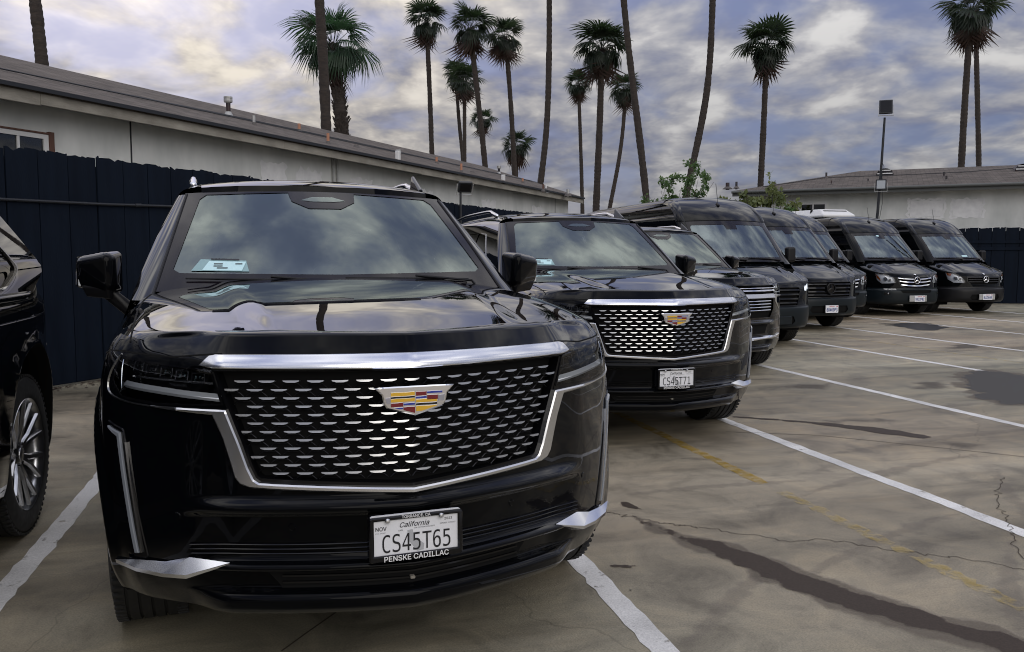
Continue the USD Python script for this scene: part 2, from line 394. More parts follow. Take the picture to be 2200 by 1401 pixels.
glass('lens', (0.88, 0.90, 0.93), 1.5)
glass('house_glass', (0.30, 0.33, 0.36), 1.6)
# setting
varied('stucco', (0.55, 0.57, 0.545), (0.78, 0.79, 0.76), 1.5, (0.85, 0.95), bump=0.4, bscale=70, detail=8, lo=0.28, hi=0.66, bdist=0.004, stretch=(1, 1, 0.45))
varied('stucco_patch', (0.74, 0.74, 0.74), (0.90, 0.90, 0.89), 5.0, (0.85, 0.95), bump=0.5, bscale=50, bdist=0.006)
varied('fascia_wood', (0.20, 0.185, 0.155), (0.40, 0.375, 0.32), 1.6, (0.8, 0.9), bump=0.4, bscale=30, stretch=(1, 1, 3))
varied('fence_wood', (0.0028, 0.0058, 0.0125), (0.0065, 0.0115, 0.022), 2.2, (0.6, 0.8), bump=0.45, bscale=60, stretch=(3, 3, 0.35), bdist=0.004, spec=0.12)
simple('fence_gap', (0.002, 0.003, 0.005), 0.9)
simple('pipe_black', (0.012, 0.014, 0.018), 0.45)
varied('rusty_steel', (0.018, 0.016, 0.02), (0.09, 0.035, 0.022), 3.0, (0.5, 0.75), lo=0.5, hi=0.8)
simple('terracotta', (0.42, 0.20, 0.12), 0.7)
varied('galvanised', (0.35, 0.35, 0.34), (0.5, 0.5, 0.48), 8, (0.4, 0.55), metallic=0.5)
simple('white_trim', (0.7, 0.7, 0.69), 0.5)
simple('brown_trim', (0.11, 0.05, 0.032), 0.6)
simple('blind', (0.05, 0.045, 0.05), 0.8)
simple('lamp_face', (0.42, 0.45, 0.47), 0.3)
varied('palm_bark', (0.020, 0.016, 0.014), (0.055, 0.042, 0.034), 5.0, (0.85, 0.95), bump=0.6, bscale=14, stretch=(1, 1, 4), bdist=0.03)
def leafmat(name, c1, c2, trans):
    M[name] = mat(name, {'o': ('geometry', {}), 'n': ('noise_texture', {'scale': 1.7, 'detail': 3.0}), 'r': ('rgb_ramp', {'ramp': [(0.3, c1), (0.7, c2)]}),
        'p': ('principled_bsdf', {'roughness': 0.5}), 't': ('translucent_bsdf', {'color': trans}), 'm': ('mix_closure', {'fac': 0.28})},
        [('o.position', 'n.vector'), ('n.fac', 'r.fac'), ('r.color', 'p.base_color'), ('p.BSDF', 'm.closure1'), ('t.BSDF', 'm.closure2')], 'm.closure')
leafmat('frond_green', (0.012, 0.032, 0.017), (0.034, 0.074, 0.036), (0.04, 0.09, 0.035))
leafmat('frond_dark', (0.008, 0.015, 0.009), (0.022, 0.040, 0.020), (0.02, 0.035, 0.012))
leafmat('frond_dead', (0.022, 0.013, 0.010), (0.06, 0.034, 0.025), (0.05, 0.028, 0.02))
leafmat('leaf_green', (0.04, 0.085, 0.03), (0.10, 0.17, 0.065), (0.12, 0.20, 0.05))
leafmat('leaf_olive', (0.07, 0.10, 0.035), (0.17, 0.20, 0.08), (0.2, 0.22, 0.07))
simple('twig', (0.06, 0.045, 0.035), 0.9)
# concrete yard
DX, DY = -0.25, 0.968        # direction of the bay lines
LINE_ANG = math.atan2(-0.25, 0.968)
M['yard'] = mat('yard', {
    'g': ('geometry', {}), 'rot': ('vector_rotate', {'rotate_type': 'z_axis', 'angle': -LINE_ANG * -1}),
    'st': ('mapping', {'scale': (1.0, 0.22, 1.0)}), 'st2': ('mapping', {'scale': (0.25, 1.4, 1.0)}),
    'n1': ('noise_texture', {'scale': 0.42, 'detail': 6.0, 'roughness': 0.62, 'distortion': 0.4}),
    'n2': ('noise_texture', {'scale': 2.1, 'detail': 7.0, 'roughness': 0.68, 'distortion': 0.8}),
    'n3': ('noise_texture', {'scale': 0.16, 'detail': 3.0}),
    'n4': ('noise_texture', {'scale': 1.3, 'detail': 5.0, 'roughness': 0.6}),
    'fine': ('noise_texture', {'scale': 120.0, 'detail': 5.0, 'roughness': 0.75}),
    'c1': ('rgb_ramp', {'ramp': [(0.28, (0.140, 0.120, 0.090)), (0.45, (0.255, 0.224, 0.173)), (0.6, (0.37, 0.33, 0.26)), (0.75, (0.49, 0.44, 0.36))]}),
    'c2': ('rgb_ramp', {'ramp': [(0.30, (0.52, 0.51, 0.50)), (0.48, (0.96, 0.96, 0.96)), (0.68, (1.32, 1.28, 1.23))]}),
    'c3': ('rgb_ramp', {'ramp': [(0.35, (0.84, 0.90, 0.86)), (0.65, (1.12, 1.05, 0.98))]}),
    'c4': ('rgb_ramp', {'ramp': [(0.34, (0.62, 0.61, 0.60)), (0.46, (1, 1, 1))]}),
    'cf': ('rgb_ramp', {'ramp': [(0.25, (0.55, 0.55, 0.54)), (0.5, (1, 1, 1)), (0.75, (1.32, 1.31, 1.3))]}),
    'm1': ('mix', {'mix_type': 'multiply', 'fac': 1.0}), 'm2': ('mix', {'mix_type': 'multiply', 'fac': 1.0}), 'm3': ('mix', {'mix_type': 'multiply', 'fac': 0.8}), 'm4': ('mix', {'mix_type': 'multiply', 'fac': 1.0}),
    # hairline cracks
    'vw': ('noise_texture', {'scale': 1.2, 'detail': 4.0}), 'va': ('vector_math', {'math_type': 'multiply_add', 'vector2': (0.9, 0.9, 0.0)}),
    'v': ('voronoi_texture', {'feature': 'distance_to_edge', 'scale': 0.21}),
    'vr': ('map_range', {'from_min': 0.0, 'from_max': 0.0012, 'to_min': 0.72, 'to_max': 1.0, 'clamp': True}),
    'vm': ('mix', {'mix_type': 'multiply', 'fac': 1.0}),
    'rr': ('map_range', {'from_min': 0.3, 'from_max': 0.7, 'to_min': 0.48, 'to_max': 0.82, 'clamp': True}),
    'b': ('bump', {'strength': 0.6, 'distance': 0.004}), 'p': ('principled_bsdf', {'specular_ior_level': 0.4})},
    [('g.position', 'rot.vector'), ('rot.vector', 'st.vector'), ('rot.vector', 'st2.vector'), ('st2.vector', 'n1.vector'), ('g.position', 'n2.vector'), ('g.position', 'n3.vector'), ('st2.vector', 'n4.vector'), ('g.position', 'fine.vector'),
     ('n1.fac', 'c1.fac'), ('n2.fac', 'c2.fac'), ('n3.fac', 'c3.fac'), ('n4.fac', 'c4.fac'), ('fine.fac', 'cf.fac'),
     ('c1.color', 'm1.color1'), ('c2.color', 'm1.color2'), ('m1.color', 'm2.color1'), ('c3.color', 'm2.color2'), ('m2.color', 'm3.color1'), ('c4.color', 'm3.color2'), ('m3.color', 'm4.color1'), ('cf.color', 'm4.color2'),
     ('g.position', 'vw.vector'), ('vw.color', 'va.vector1'), ('g.position', 'va.vector3'), ('va.vector', 'v.vector'), ('v.distance', 'vr.value'), ('m4.color', 'vm.color1'), ('vr.result', 'vm.color2'),
     ('vm.color', 'p.base_color'), ('n2.fac', 'rr.value'), ('rr.result', 'p.roughness'), ('fine.fac', 'b.height'), ('b.normal', 'p.normal')])
def worn(name, c, lo, hi, scale=7.0, c2=None, spec=0.3):
    M[name] = mat(name, {'g': ('geometry', {}), 'n': ('noise_texture', {'scale': scale, 'detail': 8.0, 'roughness': 0.7}), 'n2': ('noise_texture', {'scale': 2.0, 'detail': 5.0}), 'r': ('map_range', {'from_min': lo, 'from_max': hi, 'clamp': True}),
        'cr': ('rgb_ramp', {'ramp': [(0.35, c2 or tuple(x * 0.72 for x in c)), (0.6, c)]}), 'gr': ('noise_texture', {'scale': 130.0, 'detail': 4.0, 'roughness': 0.75}), 'grr': ('rgb_ramp', {'ramp': [(0.25, (0.6, 0.6, 0.6)), (0.5, (1, 1, 1)), (0.75, (1.35, 1.35, 1.35))]}), 'gm': ('mix', {'mix_type': 'multiply', 'fac': 0.8}), 'p': ('principled_bsdf', {'roughness': 0.7, 'specular_ior_level': spec}), 't': ('transparent_bsdf', {}), 'm': ('mix_closure', {})},
        [('g.position', 'n.vector'), ('g.position', 'n2.vector'), ('n2.fac', 'cr.fac'), ('g.position', 'gr.vector'), ('gr.fac', 'grr.fac'), ('cr.color', 'gm.color1'), ('grr.color', 'gm.color2'), ('gm.color', 'p.base_color'), ('n.fac', 'r.value'), ('r.result', 'm.fac'), ('t.BSDF', 'm.closure1'), ('p.BSDF', 'm.closure2')], 'm.closure')
worn('line_white', (0.78, 0.77, 0.745), 0.33, 0.40, 9.0)
worn('line_yellow', (0.36, 0.235, 0.035), 0.36, 0.66, 11.0)
worn('line_yellow_worn', (0.34, 0.25, 0.07), 0.44, 0.80, 12.0)
simple('crack_dark', (0.085, 0.072, 0.058), 0.95, spec=0.1)
def shingle(name, c1, c2):
    M[name] = mat(name, {'tc': ('texture_coordinate', {}), 'uv': ('uvmap', {'attribute': 'st'}), 'b': ('brick_texture', {'offset': 0.5, 'color1': c1, 'color2': c2, 'mortar': tuple(x * 0.45 for x in c1), 'scale': 1.0, 'mortar_size': 0.008, 'mortar_smooth': 0.2, 'bias': 0.0, 'brick_width': 0.32, 'row_height': 0.14}),
        'n': ('noise_texture', {'scale': 3.0, 'detail': 6.0}), 'nr': ('rgb_ramp', {'ramp': [(0.3, (0.75, 0.75, 0.75)), (0.7, (1.2, 1.2, 1.2))]}), 'm': ('mix', {'mix_type': 'multiply', 'fac': 1.0}), 'bp': ('bump', {'strength': 0.8, 'distance': 0.012, 'invert': True}), 'p': ('principled_bsdf', {'roughness': 0.92})},
        [('uv.UV', 'b.vector'), ('tc.object', 'n.vector'), ('n.fac', 'nr.fac'), ('b.color', 'm.color1'), ('nr.color', 'm.color2'), ('m.color', 'p.base_color'), ('b.fac', 'bp.height'), ('bp.normal', 'p.normal')])
shingle('shingles', (0.085, 0.070, 0.060), (0.140, 0.118, 0.102))

def soft(name, c, strength, scale=7.0, lo=0.2, hi=0.75, rough=0.6, spec=0.2, amp=1.3):
    """ground mark that fades out at its edge (mesh uv.x = distance from the edge)"""
    M[name] = mat(name, {'g': ('geometry', {}), 'uv': ('uvmap', {'attribute': 'st'}), 'sx': ('separate_xyz', {}), 'n': ('noise_texture', {'scale': scale, 'detail': 8.0, 'roughness': 0.7}),
        'na': ('math', {'math_type': 'multiply_add', 'value2': amp, 'value3': -amp * 0.5}), 'ad': ('math', {'math_type': 'add'}), 'r': ('map_range', {'range_type': 'smoothstep', 'from_min': lo, 'from_max': hi, 'to_min': 0.0, 'to_max': strength, 'clamp': True}),
        'gr': ('noise_texture', {'scale': 130.0, 'detail': 4.0, 'roughness': 0.75}), 'grr': ('rgb_ramp', {'ramp': [(0.25, tuple(x * 0.55 for x in c)), (0.5, c), (0.75, tuple(x * 1.5 for x in c))]}),
        'p': ('principled_bsdf', {'roughness': rough, 'specular_ior_level': spec}), 't': ('transparent_bsdf', {}), 'm': ('mix_closure', {})},
        [('g.position', 'n.vector'), ('uv.UV', 'sx.vector'), ('n.fac', 'na.value1'), ('na.value', 'ad.value1'), ('sx.x', 'ad.value2'), ('ad.value', 'r.value'), ('r.result', 'm.fac'), ('g.position', 'gr.vector'), ('gr.fac', 'grr.fac'), ('grr.color', 'p.base_color'), ('t.BSDF', 'm.closure1'), ('p.BSDF', 'm.closure2')], 'm.closure')
soft('wet_stain', (0.050, 0.037, 0.028), 0.95, 7.0, lo=0.15, hi=0.42, amp=1.6)
soft('damp_edge', (0.10, 0.084, 0.065), 0.6, 4.0)
soft('tyre_mark', (0.085, 0.072, 0.058), 0.24, 12.0, lo=0.3, hi=1.0, amp=1.8)
soft('dry_stain', (0.075, 0.064, 0.051), 0.7, 3.0, lo=0.25, hi=1.1, amp=1.6)
soft('oil', (0.008, 0.007, 0.007), 0.96, 3.0, hi=0.5, rough=0.35, spec=0.3)
soft('puddle', (0.040, 0.036, 0.030), 0.93, 2.5, hi=0.5, rough=0.4, spec=0.18)
# ------------------------------------------------------------------ the yard: p runs along the left fence, q across (right)
D = np.array([0.4018, 0.9157]); D /= np.linalg.norm(D); NQ = np.array([D[1], -D[0]])
def L(p, q, z=0.0): return np.array([p * D[0] + q * NQ[0], p * D[1] + q * NQ[1], z])
LOT_ROT = math.atan2(D[1], D[0])            # local +x along p, local +y to the left (-q)
_c, _s = math.cos(math.radians(CAM_PITCH)), math.sin(math.radians(CAM_PITCH))
def ray(px, py):
    a, b = (px - 1100) / 1800, (py - 700.5) / 1800
    return np.array([a, _c - _s * b, -_s - _c * b])
EYE = np.array([0, 0, CAM_H])
def on_ground(px, py): r = ray(px, py); return EYE + r * (-CAM_H / r[2])
def at(px, py, y): r = ray(px, py); return EYE + r * (y / r[1])
def on_plane(px, py, P, n): r = ray(px, py); return EYE + r * (np.dot(np.asarray(P) - EYE, n) / np.dot(r, n))
def to_lot(P): return float(np.dot(P[:2], D)), float(np.dot(P[:2], NQ)), float(P[2])

lot = UsdGeom.Xform.Define(stage, '/World/parking_lot'); tag(lot, kind='structure'); lot = '/World/parking_lot'
g = np.array([(-400, -400, 0), (400, -400, 0), (400, 400, 0), (-400, 400, 0)], float)
put(lot, 'pavement', (g, np.array([[0, 1, 2, 3]])), M['yard'])

def ragged(pts_l, pts_r, jit, n=40, seed=0):
    """ground polygon between two polylines with a slightly rough outline"""
    r = np.random.default_rng(seed)
    def dens(p):
        p = np.asarray(p, float)[:, :2]; s = np.r_[0, np.cumsum(np.linalg.norm(np.diff(p, axis=0), axis=1))]; t = np.linspace(0, s[-1], n)
        q = np.column_stack([np.interp(t, s, p[:, 0]), np.interp(t, s, p[:, 1])]); return q + r.normal(0, jit, q.shape)
    return Polygon(np.vstack([dens(pts_l), dens(pts_r)[::-1]])).buffer(0)
def flat(poly, z):
    P, F = [], []
    n = 0
    for q in getattr(poly, 'geoms', [poly]):
        if q.geom_type != 'Polygon' or q.is_empty: continue
        for t in shapely.constrained_delaunay_triangles(q).geoms:
            t = shapely.geometry.polygon.orient(t); P += [(*c, z) for c in list(t.exterior.coords)[:3]]; F.append((n, n + 1, n + 2)); n += 3
    P = np.array(P); return P, np.array(F), np.tile([0, 0, 1.0], (len(P), 1))
def mark(name, poly, z, m, label=None, edge=.07):
    for q in getattr(poly, 'geoms', [poly]):
        if q.geom_type != 'Polygon' or q.area < 1e-5: continue
        x0, y0, x1, y1 = q.bounds; st = max(.025, min(.12, math.sqrt(q.area) / 14)); P, F = meshpoly(q, lines(x0, x1, st), lines(y0, y1, st)); d = shapely.distance(shapely.points(P), q.boundary)
        path = numbered(lot, name); m_ = usdkit.mesh(stage, path, (np.column_stack([P, np.full(len(P), z)]), F), M[m], uv=np.column_stack([np.clip(d / edge, 0, 1), 0 * d]))
        if label: m_.GetPrim().SetCustomDataByKey('label', label)
# painted bay lines: positions across the bays, 10 cm wide
U = np.array([-0.2500, 0.9682]); NU = np.array([0.9682, 0.2500])
def bay(c, t): return c * NU + t * U
for i, (c, t0, t1, w) in enumerate([(-1.27, -3.0, 9.2, .105), (1.275, -1.0, 10.5, .105), (3.66, 0.2, 11.5, .105), (6.045, 1.0, 13.0, .105), (8.45, 1.5, 15.5, .105), (10.87, 2.0, 18.0, .105), (13.28, 4.0, 20, .105), (15.7, 4.0, 22.0, .105), (18.1, 4, 24, .105)]):
    off = np.array([-w / 2, w / 2]); ts = np.linspace(t0, t1, 30)
    rr = np.random.default_rng(100 + i); wob = np.cumsum(rr.normal(0, .004, len(ts)))
    a = [bay(c - w / 2 + o, t) for t, o in zip(ts, wob)]; b = [bay(c + w / 2 + o, t) for t, o in zip(ts, wob)]
    put(lot, 'parking_line', flat(ragged(a, b, .004, 160, i), .0022), M['line_white'], label='white painted bay line worn on the concrete')
Y1 = [on_ground(*p) for p in [(1462, 952), (1560, 1000), (1650, 1042)]]
def band(path, w, jit, seed, n=60):
    p = np.asarray(path)[:, :2]; t = np.gradient(p, axis=0); t /= np.linalg.norm(t, axis=1, keepdims=True); nn = np.column_stack([t[:, 1], -t[:, 0]])
    w = np.broadcast_to(np.asarray(w, float), (len(p),))[:, None]
    return ragged(p - nn * w / 2, p + nn * w / 2, jit, n, seed)
put(lot, 'yellow_line', flat(band([bay(2.875, t) for t in np.linspace(4.7, 8.2, 12)], .085, .006, 3), .0024), M['line_yellow'], label='faded yellow line between two white bay lines')
put(lot, 'yellow_line', flat(band([bay(2.875, t) for t in np.linspace(2.0, 4.5, 12)], .08, .008, 4), .0042), M['line_yellow_worn'], label='almost worn off end of the yellow line')
put(lot, 'yellow_line', flat(band([bay(9.6, t) for t in np.linspace(6.0, 13.0, 12)], .07, .008, 5), .0042), M['line_yellow_worn'], label='far yellow line before the vans')
# stains, cracks and wet marks
def gpts(*p): return np.array([on_ground(*q)[:2] for q in p])
wet = Polygon(np.vstack([gpts((1355, 1105), (1395, 1120), (1480, 1150), (1560, 1165), (1640, 1195), (1750, 1235), (1880, 1280), (2000, 1318), (2120, 1350), (2300, 1400)), gpts((2300, 1470), (2100, 1390), (1960, 1352), (1850, 1322), (1740, 1285), (1640, 1245), (1560, 1205), (1480, 1175), (1410, 1142), (1360, 1118))])).buffer(.01)
def rough_edge(poly, jit, step, seed):
    r = np.random.default_rng(seed); q = np.array(poly.segmentize(step).exterior.coords)[:-1]
    k = meshkit.fbm(np.column_stack([q * 9, np.full(len(q), seed)]), 4) - .5
    c = q.mean(0); d = q - np.roll(q, 1, 0); nn = np.column_stack([d[:, 1], -d[:, 0]]); nn /= np.maximum(np.linalg.norm(nn, axis=1, keepdims=True), 1e-9)
    return Polygon(q + nn * (k[:, None] * jit * 2)).buffer(0)
mark('wet_trail', rough_edge(wet.buffer(.03), .07, .03, 15), .0029, 'damp_edge', label='damp rim round the long wet tyre trail', edge=.06)
mark('wet_trail', rough_edge(wet.buffer(-.02), .05, .02, 5), .0034, 'wet_stain', label='long dark wet tyre trail across the bay', edge=.06)
for pts, m, s in [([(1328, 1078), (1350, 1078), (1385, 1095), (1378, 1099), (1340, 1088)], 'wet_stain', 6), ([(1300, 1213), (1345, 1212), (1375, 1216), (1360, 1224), (1310, 1222)], 'wet_stain', 7), ([(1346, 1268), (1358, 1266), (1364, 1272), (1354, 1277)], 'oil', 8)]:
    mark('drip_mark', rough_edge(Polygon(gpts(*pts)), .02, .02, s), .0034, m, edge=.03)
pud = Polygon(gpts((2062, 812), (2075, 800), (2110, 796), (2160, 800), (2230, 808), (2230, 872), (2170, 871), (2120, 862), (2085, 845), (2068, 828)))
mark('puddle', rough_edge(pud.buffer(.12), .22, .06, 19), .0029, 'damp_edge', label='damp rim round the puddle', edge=.10)
mark('puddle', rough_edge(pud, .22, .06, 9), .0034, 'puddle', label='dark drying puddle with a ragged rim', edge=.10)
oilp = Polygon(gpts((1878, 694), (1920, 695), (1960, 693), (2000, 694), (2030, 703), (2015, 711), (1975, 711), (1945, 706), (1910, 700)))
mark('oil_stain', rough_edge(oilp, .25, .06, 10), .0034, 'oil', label='black oil stain in front of the vans', edge=.10)
seep = Polygon(gpts((1565, 893), (1680, 901), (1780, 909), (1850, 915), (1920, 924), (1985, 934), (2005, 940), (1980, 943), (1930, 936), (1880, 932), (1820, 922), (1740, 911), (1650, 903), (1570, 897)))
mark('wet_trail', rough_edge(seep, .03, .05, 11), .0034, 'wet_stain', label='thin wet seep running out from the second vehicle', edge=.06)
for k, pts in enumerate([[(1500, 1133), (1560, 1142), (1640, 1154), (1700, 1165), (1760, 1160), (1850, 1172), (1960, 1188), (2100, 1205), (2230, 1232)], [(1300, 1100), (1365, 1112), (1420, 1124), (1500, 1133)], [(2155, 1025), (2140, 1060), (2150, 1090), (2165, 1130), (2180, 1150), (2175, 1175), (2200, 1200)],
                         [(605, 1400), (660, 1360), (720, 1318), (800, 1266), (860, 1230)], [(1560, 928), (1760, 936), (1900, 950), (2230, 985)]]):
    p = gpts(*pts); s = np.r_[0, np.cumsum(np.linalg.norm(np.diff(p, axis=0), axis=1))]; t = np.linspace(0, s[-1], 50)
    q = np.column_stack([np.interp(t, s, p[:, 0]), np.interp(t, s, p[:, 1])]); q += (np.random.default_rng(k).normal(0, .012, q.shape) if k not in (3, 4) else 0)
    put(lot, 'crack', flat(LineString(q).buffer(.0022 if k not in (3, 4) else .004, cap_style=2), .0028), M['crack_dark'])
for k, (x, y, rx, ry) in enumerate([(2090, 960, 70, 26), (1760, 1010, 90, 16), (1500, 985, 80, 12), (1830, 905, 120, 12), (2000, 830, 60, 14), (1420, 1330, 110, 30), (700, 1330, 120, 25), (2080, 745, 60, 8), (1750, 830, 80, 10), (60, 1090, 60, 14), (150, 1000, 50, 12), (905, 1388, 18, 6)]):
    c = np.array([(x + rx * math.cos(a), y + ry * math.sin(a)) for a in np.linspace(0, 2 * np.pi, 24)[:-1]])
    mark('dry_stain', rough_edge(Polygon(gpts(*[tuple(q) for q in c if q[1] > 600])), .25, .05, 40 + k), .0012 + .00006 * k, 'dry_stain', edge=.2)
for k, (x, y, a, ln, w) in enumerate([(1.9, 4.2, .9, 1.6, .16), (2.6, 5.6, 1.0, 2.2, .17), (.9, 3.4, .6, 1.2, .15), (3.4, 6.6, 1.15, 2.6, .18), (4.6, 8.2, 1.2, 3.0, .18), (2.2, 3.6, .5, 1.4, .16), (1.3, 5.2, 1.3, 1.5, .15), (5.6, 10.5, 1.25, 3.6, .18), (-2.2, 6.0, -.3, 1.6, .2), (7.2, 13.0, 1.2, 4.0, .2), (3.0, 4.9, .35, 1.6, .16)]):
    t = np.linspace(-.5, .5, 12); d = np.array([math.sin(a), math.cos(a)]); nn_ = np.array([d[1], -d[0]]); path = np.array([np.array([x, y]) + d * ln * u + nn_ * .12 * u * u * ln for u in t])
    mark('tyre_mark', band(path, w * np.sin(np.linspace(.25, 2.9, 12)) ** .5, .012, 300 + k), .0017 + .00004 * k, 'tyre_mark', edge=.05)
# grit and dead leaves along the left fence foot
r_ = np.random.default_rng(3); lv = []
for _ in range(420):
    p, q = r_.uniform(5.5, 9.5), -8.33 + abs(r_.normal(0, .16)); c = L(p, q, .008); a = r_.uniform(0, 6.28); w = r_.uniform(.008, .03)
    lv.append(np.array([c + [w * math.cos(a + k * 1.57 + r_.uniform(-.3, .3)), w * .6 * math.sin(a + k * 1.57), r_.uniform(0, .012)] for k in range(4)]))
lv = np.vstack(lv); put(lot, 'leaf_litter', (lv, np.arange(len(lv)).reshape(-1, 4)), M['frond_dead'], kind='stuff')

# ------------------------------------------------------------------ fences
def board_mesh(w, h, t, seed, chip):
    r = np.random.default_rng(seed); xs = np.sort(np.r_[0, r.uniform(.02, w - .02, 7), w]); top = h + r.normal(0, chip * .25, len(xs))
    if r.random() < .6:
        i = r.integers(1, 7); top[i] -= r.uniform(.3, 1.4) * chip
    P = Polygon([(0, 0), (w, 0)] + [(x, z) for x, z in zip(xs[::-1], top[::-1])])
    m = trimesh.creation.extrude_polygon(P, t, engine='earcut'); m.apply_transform(trimesh.transformations.rotation_matrix(np.pi / 2, [1, 0, 0])); return m   # x along, z up, thickness -y
def fence(name, label, org, rot, n, w, h, seed, rails, boards_from=0):
    f = thing(name, label, 'fence', org, rot)
    for i in range(n):
        m = board_mesh(w - .014, h + rng.normal(0, .006), .022, seed + i, .032); m.apply_translation([i * w, rng.normal(0, .004), .03]); put(f, 'board', m, M['fence_wood'])
    put(f, 'backing', bx(0, n * w, .012, .024, .02, h - .07), M['fence_gap'])
    for k in range(0, n, 7): put(f, 'post', bx(k * w + .1, k * w + .19, .026, .115, 0, h - .1), M['fence_wood'])
    for r in rails: r(f, n * w)
    return f
def pipe_rail(f, ln):
    put(f, 'rail', tube([(0, -.05, 2.02), (7.4, -.05, 2.03), (9.3, -.05, 2.06), (10.6, -.05, 2.10), (ln, -.05, 2.13)], .017), M['pipe_black'])
    for x in (9.8, 12.2): put(f, 'coupling', tube([(x, -.05, 2.075), (x + .09, -.05, 2.08)], .023), M['pipe_black'])
# local +x along p needs rotation LOT_ROT; board faces look to -y local = +q side
fence('board_fence', 'dark navy board fence with chipped tops along the left building', L(-2.24, -8.37), LOT_ROT, 87, .372, 2.56, 500, [pipe_rail])
def plank_rails(f, ln):
    for z in (1.72, 1.93): put(f, 'rail', bx(0, ln, -.055, -.026, z - .045, z + .045), M['fence_wood'])
QROT = LOT_ROT - math.pi / 2                 # local +x along +q, local -y towards the camera
fence('board_fence', 'dark navy board fence under the plain wall behind the vans', L(30.1, -8.0), QROT, 48, .372, 2.33, 900, [plank_rails])

# ------------------------------------------------------------------ buildings
def quadmesh(P): return (np.asarray(P, float), np.array([[0, 1, 2, 3]]))
def roof_sheet(parent, name, P, m, t=.05):
    """sloped roof slab with uv (along, up-slope) in metres; P = eave0, eave1, ridge1, ridge0"""
    P = np.asarray(P, float); n = np.cross(P[1] - P[0], P[3] - P[0]); n /= np.linalg.norm(n)
    e = (P[1] - P[0]) / np.linalg.norm(P[1] - P[0]); u = np.cross(n, e)
    V = np.vstack([P, P - n * t]); F = np.array([(0, 1, 2, 3), (7, 6, 5, 4), (0, 4, 5, 1), (1, 5, 6, 2), (2, 6, 7, 3), (3, 7, 4, 0)])
    Vv = V[F].reshape(-1, 3); uv = np.column_stack([(Vv - P[0]) @ e, (Vv - P[0]) @ u])
    path = numbered(parent, name); usdkit.mesh(stage, path, (Vv, np.arange(24).reshape(-1, 4)), m, uv=uv); return path
# left building, local frame: x = p, y = -q
bl = thing('stucco_building', 'long low grey stucco building with brown shingle roof beyond the left fence', 'building', (0, 0, 0), LOT_ROT)
P0, P1, QW, QE, QR = -3.0, 28.0, 10.13, 9.68, 13.68
ZE, ZR = 3.54, 4.84
put(bl, 'wall', bx(P0, P1, QW, QW + .2, 0, ZE - .06), M['stucco'])
put(bl, 'wall', cat(bx(P1 - .2, P1, QW + .2, 17.2, 0, ZE - .06), hull([(P1 - .2, QW + .1, ZE - .06), (P1, QW + .1, ZE - .06), (P1 - .2, 17.2, ZE - .06), (P1, 17.2, ZE - .06), (P1 - .2, QR, ZR - .12), (P1, QR, ZR - .12)])), M['stucco'])
roof_sheet(bl, 'roof', [(P0, QE - .06, ZE), (P1 + .3, QE - .06, ZE), (P1 + .3, QR, ZR), (P0, QR, ZR)], M['shingles'])
roof_sheet(bl, 'roof', [(P1 + .3, 17.7, ZE), (P0, 17.7, ZE), (P0, QR, ZR - .002), (P1 + .3, QR, ZR - .002)], M['shingles'])
edges = [P0, 2.2, 7.4, 12.1, 16.9, 22.1, P1 + .3]
for a, b in zip(edges[:-1], edges[1:]):
    put(bl, 'fascia_board', bx(a + .002, b - .002, QE, QE + .035, ZE - .20 + rng.normal(0, .004), ZE - .055, .004), M['fascia_wood'])
put(bl, 'soffit', bx(P0, P1, QE + .036, QW - .002, ZE - .10, ZE - .08), M['fascia_wood'])
put(bl, 'drip_edge', bx(P0, P1 + .3, QE - .075, QE - .062, ZE - .045, ZE + .006), M['pipe_black'])
put(bl, 'rake_board', hull([(P1 + .3, QE, ZE - .2), (P1 + .335, QE, ZE - .2), (P1 + .3, QE, ZE - .03), (P1 + .335, QE, ZE - .03), (P1 + .3, QR, ZR - .2), (P1 + .335, QR, ZR - .2), (P1 + .3, QR, ZR - .03), (P1 + .335, QR, ZR - .03)]), M['fascia_wood'])
for p in (9.17, 26.7): put(bl, 'wall_joint', bx(p - .012, p + .012, QW - .008, QW - .001, 0, ZE - .1), M['pipe_black'])
for p in (14.1, 14.24): put(bl, 'downpipe', tube([(p, QW - .03, 0), (p, QW - .03, ZE - .1)], .022), M['galvanised'])
put(bl, 'roof_cable', tube([(P0, 10.9, 3.975), (7.2, 10.8, 3.945), (9.5, 10.95, 3.99), (13, 11.15, 4.055), (17, 11.2, 4.07), (22, 11.3, 4.11), (P1, 11.3, 4.11)], .012, 5), M['pipe_black'])
put(bl, 'roof_cable', tube([(9.5, 10.97, 4.0), (13, 11.35, 4.12), (17, 11.4, 4.14), (P1, 11.5, 4.17)], .010, 5), M['pipe_black'])
w = put(bl, 'window', bx(6.2, 7.80, QW - .03, QW - .004, 2.25, 2.30), M['white_trim'])
put(w, 'frame', cat(bx(6.2, 7.80, QW - .045, QW - .004, 2.99, 3.05), bx(7.73, 7.80, QW - .046, QW - .005, 2.30, 2.99), bx(6.2, 6.27, QW - .046, QW - .005, 2.30, 2.99), bx(7.36, 7.395, QW - .04, QW - .005, 2.30, 2.99)), M['white_trim'])
put(w, 'pane', bx(6.27, 7.73, QW - .022, QW - .018, 2.30, 2.99), M['house_glass'])
put(bl, 'window_trim', cat(bx(7.803, 7.875, QW - .06, QW - .003, 2.2, 3.09), bx(6.15, 7.80, QW - .06, QW - .003, 3.053, 3.075)), M['brown_trim'])
def patch_poly(x0, x1, z0, z1, seed):
    return rough_edge(box(x0, z0, x1, z1), .10, .05, seed)
def wall_patch(parent, poly, y, out=-.006):
    P, F, N = flat(poly, 0); V = np.column_stack([P[:, 0], np.full(len(P), y + out), P[:, 1]]); put(parent, 'plaster_patch', (V, F, np.tile([0, -1.0, 0], (len(V), 1))), M['stucco_patch'])
